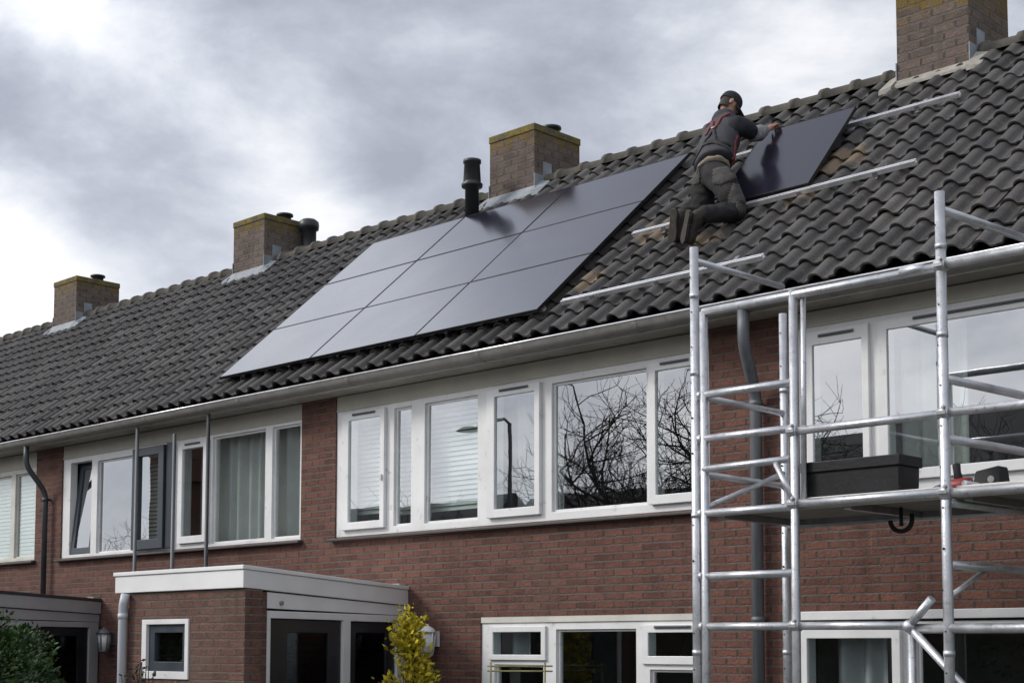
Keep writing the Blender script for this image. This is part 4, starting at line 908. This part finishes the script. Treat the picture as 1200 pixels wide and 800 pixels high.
for s_ in 'RL':
    a, t = J['ank'+s_], J['toe'+s_]; d = (t-a).normalized(); kn = (J['knee'+s_]-a).normalized(); heel = a - kn*.055 - d*.015
    bt_ = ch('boot', [a + kn*.10, a + kn*.02, heel, a.lerp(t, .35) - kn*.01, a.lerp(t, .8), t + d*.03], [(0, 1), (1, 2), (1, 3), (3, 4), (4, 5)], [.072, .072, .056, .064, .06, .042], 'boot')
    back = -kn; m = MB(); sdv = d.cross(back).normalized(); o0 = a + back*.095 - d*.05
    rows = []
    for q in ((-.035, .028), (.0, .042), (.08, .036), (.17, .046), (.23, .042), (.262, .02)): rows.append((o0+d*(q[0]+.035), q[1]))
    ri = []; 
    left = [p - sdv*w - back*.02*(i/5.) for i, (p, w) in enumerate(rows)]; right = [p + sdv*w - back*.02*(i/5.) for i, (p, w) in enumerate(rows)]
    ringp = left + right[::-1]; m.hexa([p - back*.03 for p in ringp], ringp); m.build('sole', M['boot'], bt_, bevel=.004)
# pockets and knee pads: raised patches of the trousers
def patch(src, centre, rad_, off, mat, name, nrm=None, flat=1.0):
    me = src.data; off_w = Vector(world_loc(wk)) + src.location; bm = bmesh.new(); bm.from_mesh(me); cen = Vector(centre)
    kill = [f for f in bm.faces if (f.calc_center_median()-cen).length > rad_ or (nrm and f.normal.dot(Vector(nrm)) < .15)]
    bmesh.ops.delete(bm, geom=kill, context='FACES')
    if not bm.faces: bm.free(); return None
    bm.normal_update()
    ns = {v: v.normal.copy() for v in bm.verts}
    for v in bm.verts: v.co += ns[v]*off
    m2 = bpy.data.meshes.new(name); bm.to_mesh(m2); bm.free(); m2.materials.clear(); m2.materials.append(M[mat])
    for p in m2.polygons: p.use_smooth = True
    o = bpy.data.objects.new(name, m2); C.objects.link(o); o.parent = wk; o.location = -world_loc(wk)
    sol = o.modifiers.new('thick', 'SOLIDIFY'); sol.thickness = .006; sol.offset = -1
    return o
patch(tro, J['hipR']+Vector((.09, -.1, .02)), .12, .006, 'pocket', 'back_pocket')
patch(tro, J['hipL']+Vector((-.03, -.12, .02)), .09, .006, 'pocket', 'back_pocket')
patch(tro, J['hipR'].lerp(J['kneeR'], .6)+Vector((.10, 0.0, 0)), .13, .006, 'pocket', 'leg_pocket')
patch(tro, J['kneeR']+Vector((.06, 0, .02)), .1, .006, 'pocket', 'knee_patch')
# harness: ribbons lying on the vest
bmv = bmesh.new(); bmv.from_mesh(vest.data); tree = BVHTree.FromBMesh(bmv)
def strap(pts, w, mat='strap', off=.008):
    P = []
    for i in range(len(pts)-1):
        for k in range(8): P.append(Vector(pts[i]).lerp(Vector(pts[i+1]), k/8))
    P.append(Vector(pts[-1])); Q = []
    for p in P:
        h, nn, _, _ = tree.find_nearest(p); Q.append((h, nn))
    m = MB(); L, U = [], []
    for i, (h, nn) in enumerate(Q):
        d = (Q[min(i+1, len(Q)-1)][0]-Q[max(i-1, 0)][0]).normalized(); s_ = d.cross(nn).normalized()
        L.append([h+nn*off-s_*w, h+nn*(off+.004)-s_*w*.9, h+nn*(off+.004)+s_*w*.9, h+nn*off+s_*w, h-nn*.004+s_*w, h-nn*.004-s_*w])
    m.grid([r+[r[0]] for r in L]); m.build('harness_strap', M[mat], wk)
up_ = (J['neckb']-J['waist']).normalized(); bk = Vector((.1, -.75, .5)); bk = (bk-up_*bk.dot(up_)).normalized(); rs = up_.cross(bk).normalized()
if rs.x < 0: rs = -rs
mid = J['chest'] + bk*.2
strap([J['chest']+up_*.17-rs*.12+bk*.1, mid+up_*.04-rs*.04, mid-up_*.06+rs*.0], .013); strap([J['chest']+up_*.17+rs*.1+bk*.1, mid+up_*.05+rs*.03, mid-up_*.06+rs*.0], .013)
strap([mid-up_*.06, J['waist']+bk*.2-rs*.12+up_*.08, J['waist']-rs*.2+bk*.05], .016, 'dark'); strap([mid-up_*.06, J['waist']+bk*.2+rs*.08+up_*.1, J['waist']+rs*.2+bk*.06], .016, 'dark')
strap([J['waist']-rs*.2+bk*.08+up_*.1, J['waist']+bk*.2+up_*.11, J['waist']+rs*.2+bk*.08+up_*.1], .022, 'dark')
strap([J['chest']+rs*.2-up_*.1+bk*.03, J['waist']+rs*.2+up_*.08, J['waist']+rs*.19-up_*.06], .018); strap([J['chest']+rs*.2-up_*.16-bk*.08, J['waist']+rs*.2-bk*.05, J['waist']+rs*.19-bk*.06-up_*.07], .02)
strap([J['chest']-rs*.06+up_*.1+bk*.2, mid-rs*.07+up_*.0, mid-rs*.09-up_*.1], .013)
m = MB(); h, nn, _, _ = tree.find_nearest(mid-up_*.03); m.lathe((0, 0, 0), [(.022, 0), (.022, .006), (.012, .008)], 14); o = m.build('harness_ring', M['steel'], wk); o.location += h+nn*.012; o.rotation_euler = nn.to_track_quat('Z', 'Y').to_euler()
bmv.free()
# cap and hair
m = MB(); rows = []
for i in range(12):
    a = math.pi/2*i/11; rows.append([hc + HB @ Vector((.088*math.sin(a)*math.cos(b), -.004+.11*math.sin(a)*math.sin(b), .028+.108*math.cos(a)**.8 if a < 1.57 else .028)) for b in [2*math.pi*j/28 for j in range(28)]])
rows.append([p - HB @ Vector((0, 0, .022)) for p in rows[-1]]); rows.append([hc + (p-hc)*.96 for p in rows[-1]])
m.grid(rows, True); cap = m.build('cap', M['cap'], wk)
m = MB(); br = []
for k in range(2):
    dz = -.006*k; ri = []
    for j in range(15):
        b = math.pi*(.14+.72*j/14); inner = Vector((.086*math.cos(b), .104*math.sin(b), .012+dz)); outer = Vector((.09*math.cos(b), .104*math.sin(b)+.085*math.sin((b-math.pi*.14)/.72)**.7 if True else 0, -.012+dz-.02*abs(math.cos(b)))); ri.append((hc+HB@inner, hc+HB@outer))
    br.append(ri)
for k in range(2): m.grid([[a for a, b in br[k]], [b for a, b in br[k]]])
m.grid([[b for a, b in br[0]], [b for a, b in br[1]]]); m.grid([[a for a, b in br[0]], [a for a, b in br[1]]]); m.build('cap_brim', M['cap'], cap)
m = MB(); rows = []
for i in range(6):
    z = .02-.11*i/5; rows.append([hc + HB @ Vector(((.083-.012*i/5)*math.cos(b), .1*math.sin(b)*(1-.2*i/5)-.003, z)) for b in [math.pi*(1.02+.96*j/16) for j in range(17)]])
inn = [[hc + (p-hc)*.93 for p in r] for r in rows]; m.grid(rows); m.grid(inn); m.grid([rows[-1], inn[-1]]); m.build('hair', M['hair'], wk)
for sx in (-1, 1):
    m = MB(); e = hc + HB @ Vector((sx*.032, .083, .006)); m.lathe(e, [(.002, -.009), (.009, -.005), (.011, 0), (.009, .005), (.002, .009)], 10); m.build('eye', M['lampglass'], wk)

# ------------------------------------------------------------------ camera
cam = bpy.data.cameras.new('camera'); co = bpy.data.objects.new('camera', cam); C.objects.link(co)
yaw, pit, rol = R(-44.258), R(4.49), R(.073)
f_ = Vector((math.sin(yaw)*math.cos(pit), math.cos(yaw)*math.cos(pit), math.sin(pit))); r0 = Vector((math.cos(yaw), -math.sin(yaw), 0)); u0 = r0.cross(f_)
r_ = r0*math.cos(rol)+u0*math.sin(rol); u_ = -r0*math.sin(rol)+u0*math.cos(rol)
mw = Matrix((r_, u_, -f_)).transposed().to_4x4(); mw.translation = (0, -10.1, 2.1); co.matrix_world = mw
cam.sensor_width = 36; cam.lens = 1758.3*36/1200; cam.shift_y = 220.28/1200; cam.clip_end = 600; cam.clip_start = .1
S.camera = co

# ------------------------------------------------------------------ light
w = bpy.data.worlds.new('World'); S.world = w; w.use_nodes = True; nt = w.node_tree; bg = nt.nodes['Background']
sd_ = Vector((-.62, -.62, .62)).normalized(); elev = math.asin(sd_.z); azim = math.atan2(sd_.x, sd_.y)
sky = nd(nt, 'ShaderNodeTexSky', sky_type='NISHITA'); sky.sun_disc = False; sky.sun_elevation = elev; sky.sun_rotation = azim; sky.dust_density = 3
V_ = nd(nt, 'ShaderNodeTexCoord').outputs['Generated']
mp = nd(nt, 'ShaderNodeMapping'); mp.inputs['Scale'].default_value = (1, 1, 1.7); mp.inputs['Location'].default_value = (3.1, 1.7, .4); nt.links.new(V_, mp.inputs['Vector'])
def mth(op, a, b=None, c=None):
    n_ = nd(nt, 'ShaderNodeMath', operation=op)
    for i, v in enumerate((a, b, c)):
        if v is None: continue
        if isinstance(v, bpy.types.NodeSocket): nt.links.new(v, n_.inputs[i])
        else: n_.inputs[i].default_value = v
    return n_.outputs[0]
cl = noise(nt, mp.outputs[0], 4.3, 10, .57, .5)
cl2 = noise(nt, mp.outputs[0], 9.0, 7, .6, .2)
def lobe(d, sharp, amp):
    d = Vector(d).normalized(); vm = nd(nt, 'ShaderNodeVectorMath', operation='DOT_PRODUCT')
    nv = nd(nt, 'ShaderNodeVectorMath', operation='NORMALIZE'); nt.links.new(V_, nv.inputs[0]); nt.links.new(nv.outputs[0], vm.inputs[0]); vm.inputs[1].default_value = d
    return mth('MULTIPLY', mth('EXPONENT', mth('MULTIPLY', mth('SUBTRACT', vm.outputs['Value'], 1.0), sharp)), amp)
val = mth('MULTIPLY_ADD', mth('SUBTRACT', mth('MULTIPLY_ADD', cl, .66, mth('MULTIPLY', cl2, .34)), .5), 1.35, .5)
for d, s_, a in (((-.763, .571, .302), 900, .33), ((-.785, .5, .345), 800, .2), ((-.816, .436, .38), 900, .22), ((-.42, .3, .85), 25, -.3), ((-.735, .60, .275), 1500, .16), ((-.876, .44, .198), 170, .4), ((-.825, .475, .30), 260, -.22), ((-.845, .41, .34), 500, -.2), ((-.73, .575, .365), 200, -.06), ((-.609, .703, .367), 60, -.06), ((-.5, .78, .375), 300, .1),
                 ((-.3, -.9, .3), 2.5, .25), ((-.66, .42, .62), 7, .0)):
    val = mth('ADD', val, lobe(d, s_, a))
cc = nd(nt, 'ShaderNodeValToRGB'); e = cc.color_ramp.elements
st = [(.36, (.34, .365, .43)), (.48, (.44, .465, .535)), (.58, (.57, .6, .665)), (.72, (.80, .81, .845)), (.9, (1., 1., 1.))]
while len(e) < len(st): e.new(.5)
for i, (p, c) in enumerate(st): e[i].position = p; e[i].color = (*c, 1)
nt.links.new(val, cc.inputs['Fac'])
sc_ = nd(nt, 'ShaderNodeVectorMath', operation='SCALE'); nt.links.new(cc.outputs['Color'], sc_.inputs[0]); nt.links.new(mth('ADD', mth('MULTIPLY_ADD', lobe((-.35, -.85, .4), 1.6, 1.0), 9.0, 9.9), lobe((-.73, .20, .63), 50, 21.)), sc_.inputs['Scale'])  # overhead lobe added to brighten what the solar panels reflect
mx = mixc(nt, .94, sky.outputs['Color'], sc_.outputs[0]); nt.links.new(mx, bg.inputs['Color']); bg.inputs['Strength'].default_value = .1
sl_ = bpy.data.lights.new('sun', 'SUN'); sl_.energy = 1.9; sl_.angle = R(14); sl_.color = (1, .96, .9); so = bpy.data.objects.new('sun', sl_); C.objects.link(so)
so.rotation_euler = sd_.to_track_quat('Z', 'Y').to_euler()
S.view_settings.view_transform = 'Standard'; S.view_settings.look = 'None'; S.view_settings.gamma = 1; S.view_settings.exposure = .12; S.view_settings.use_curve_mapping = False
S.render.engine = 'CYCLES'; S.cycles.max_bounces = 8; S.cycles.transparent_max_bounces = 12; S.cycles.use_denoising = True
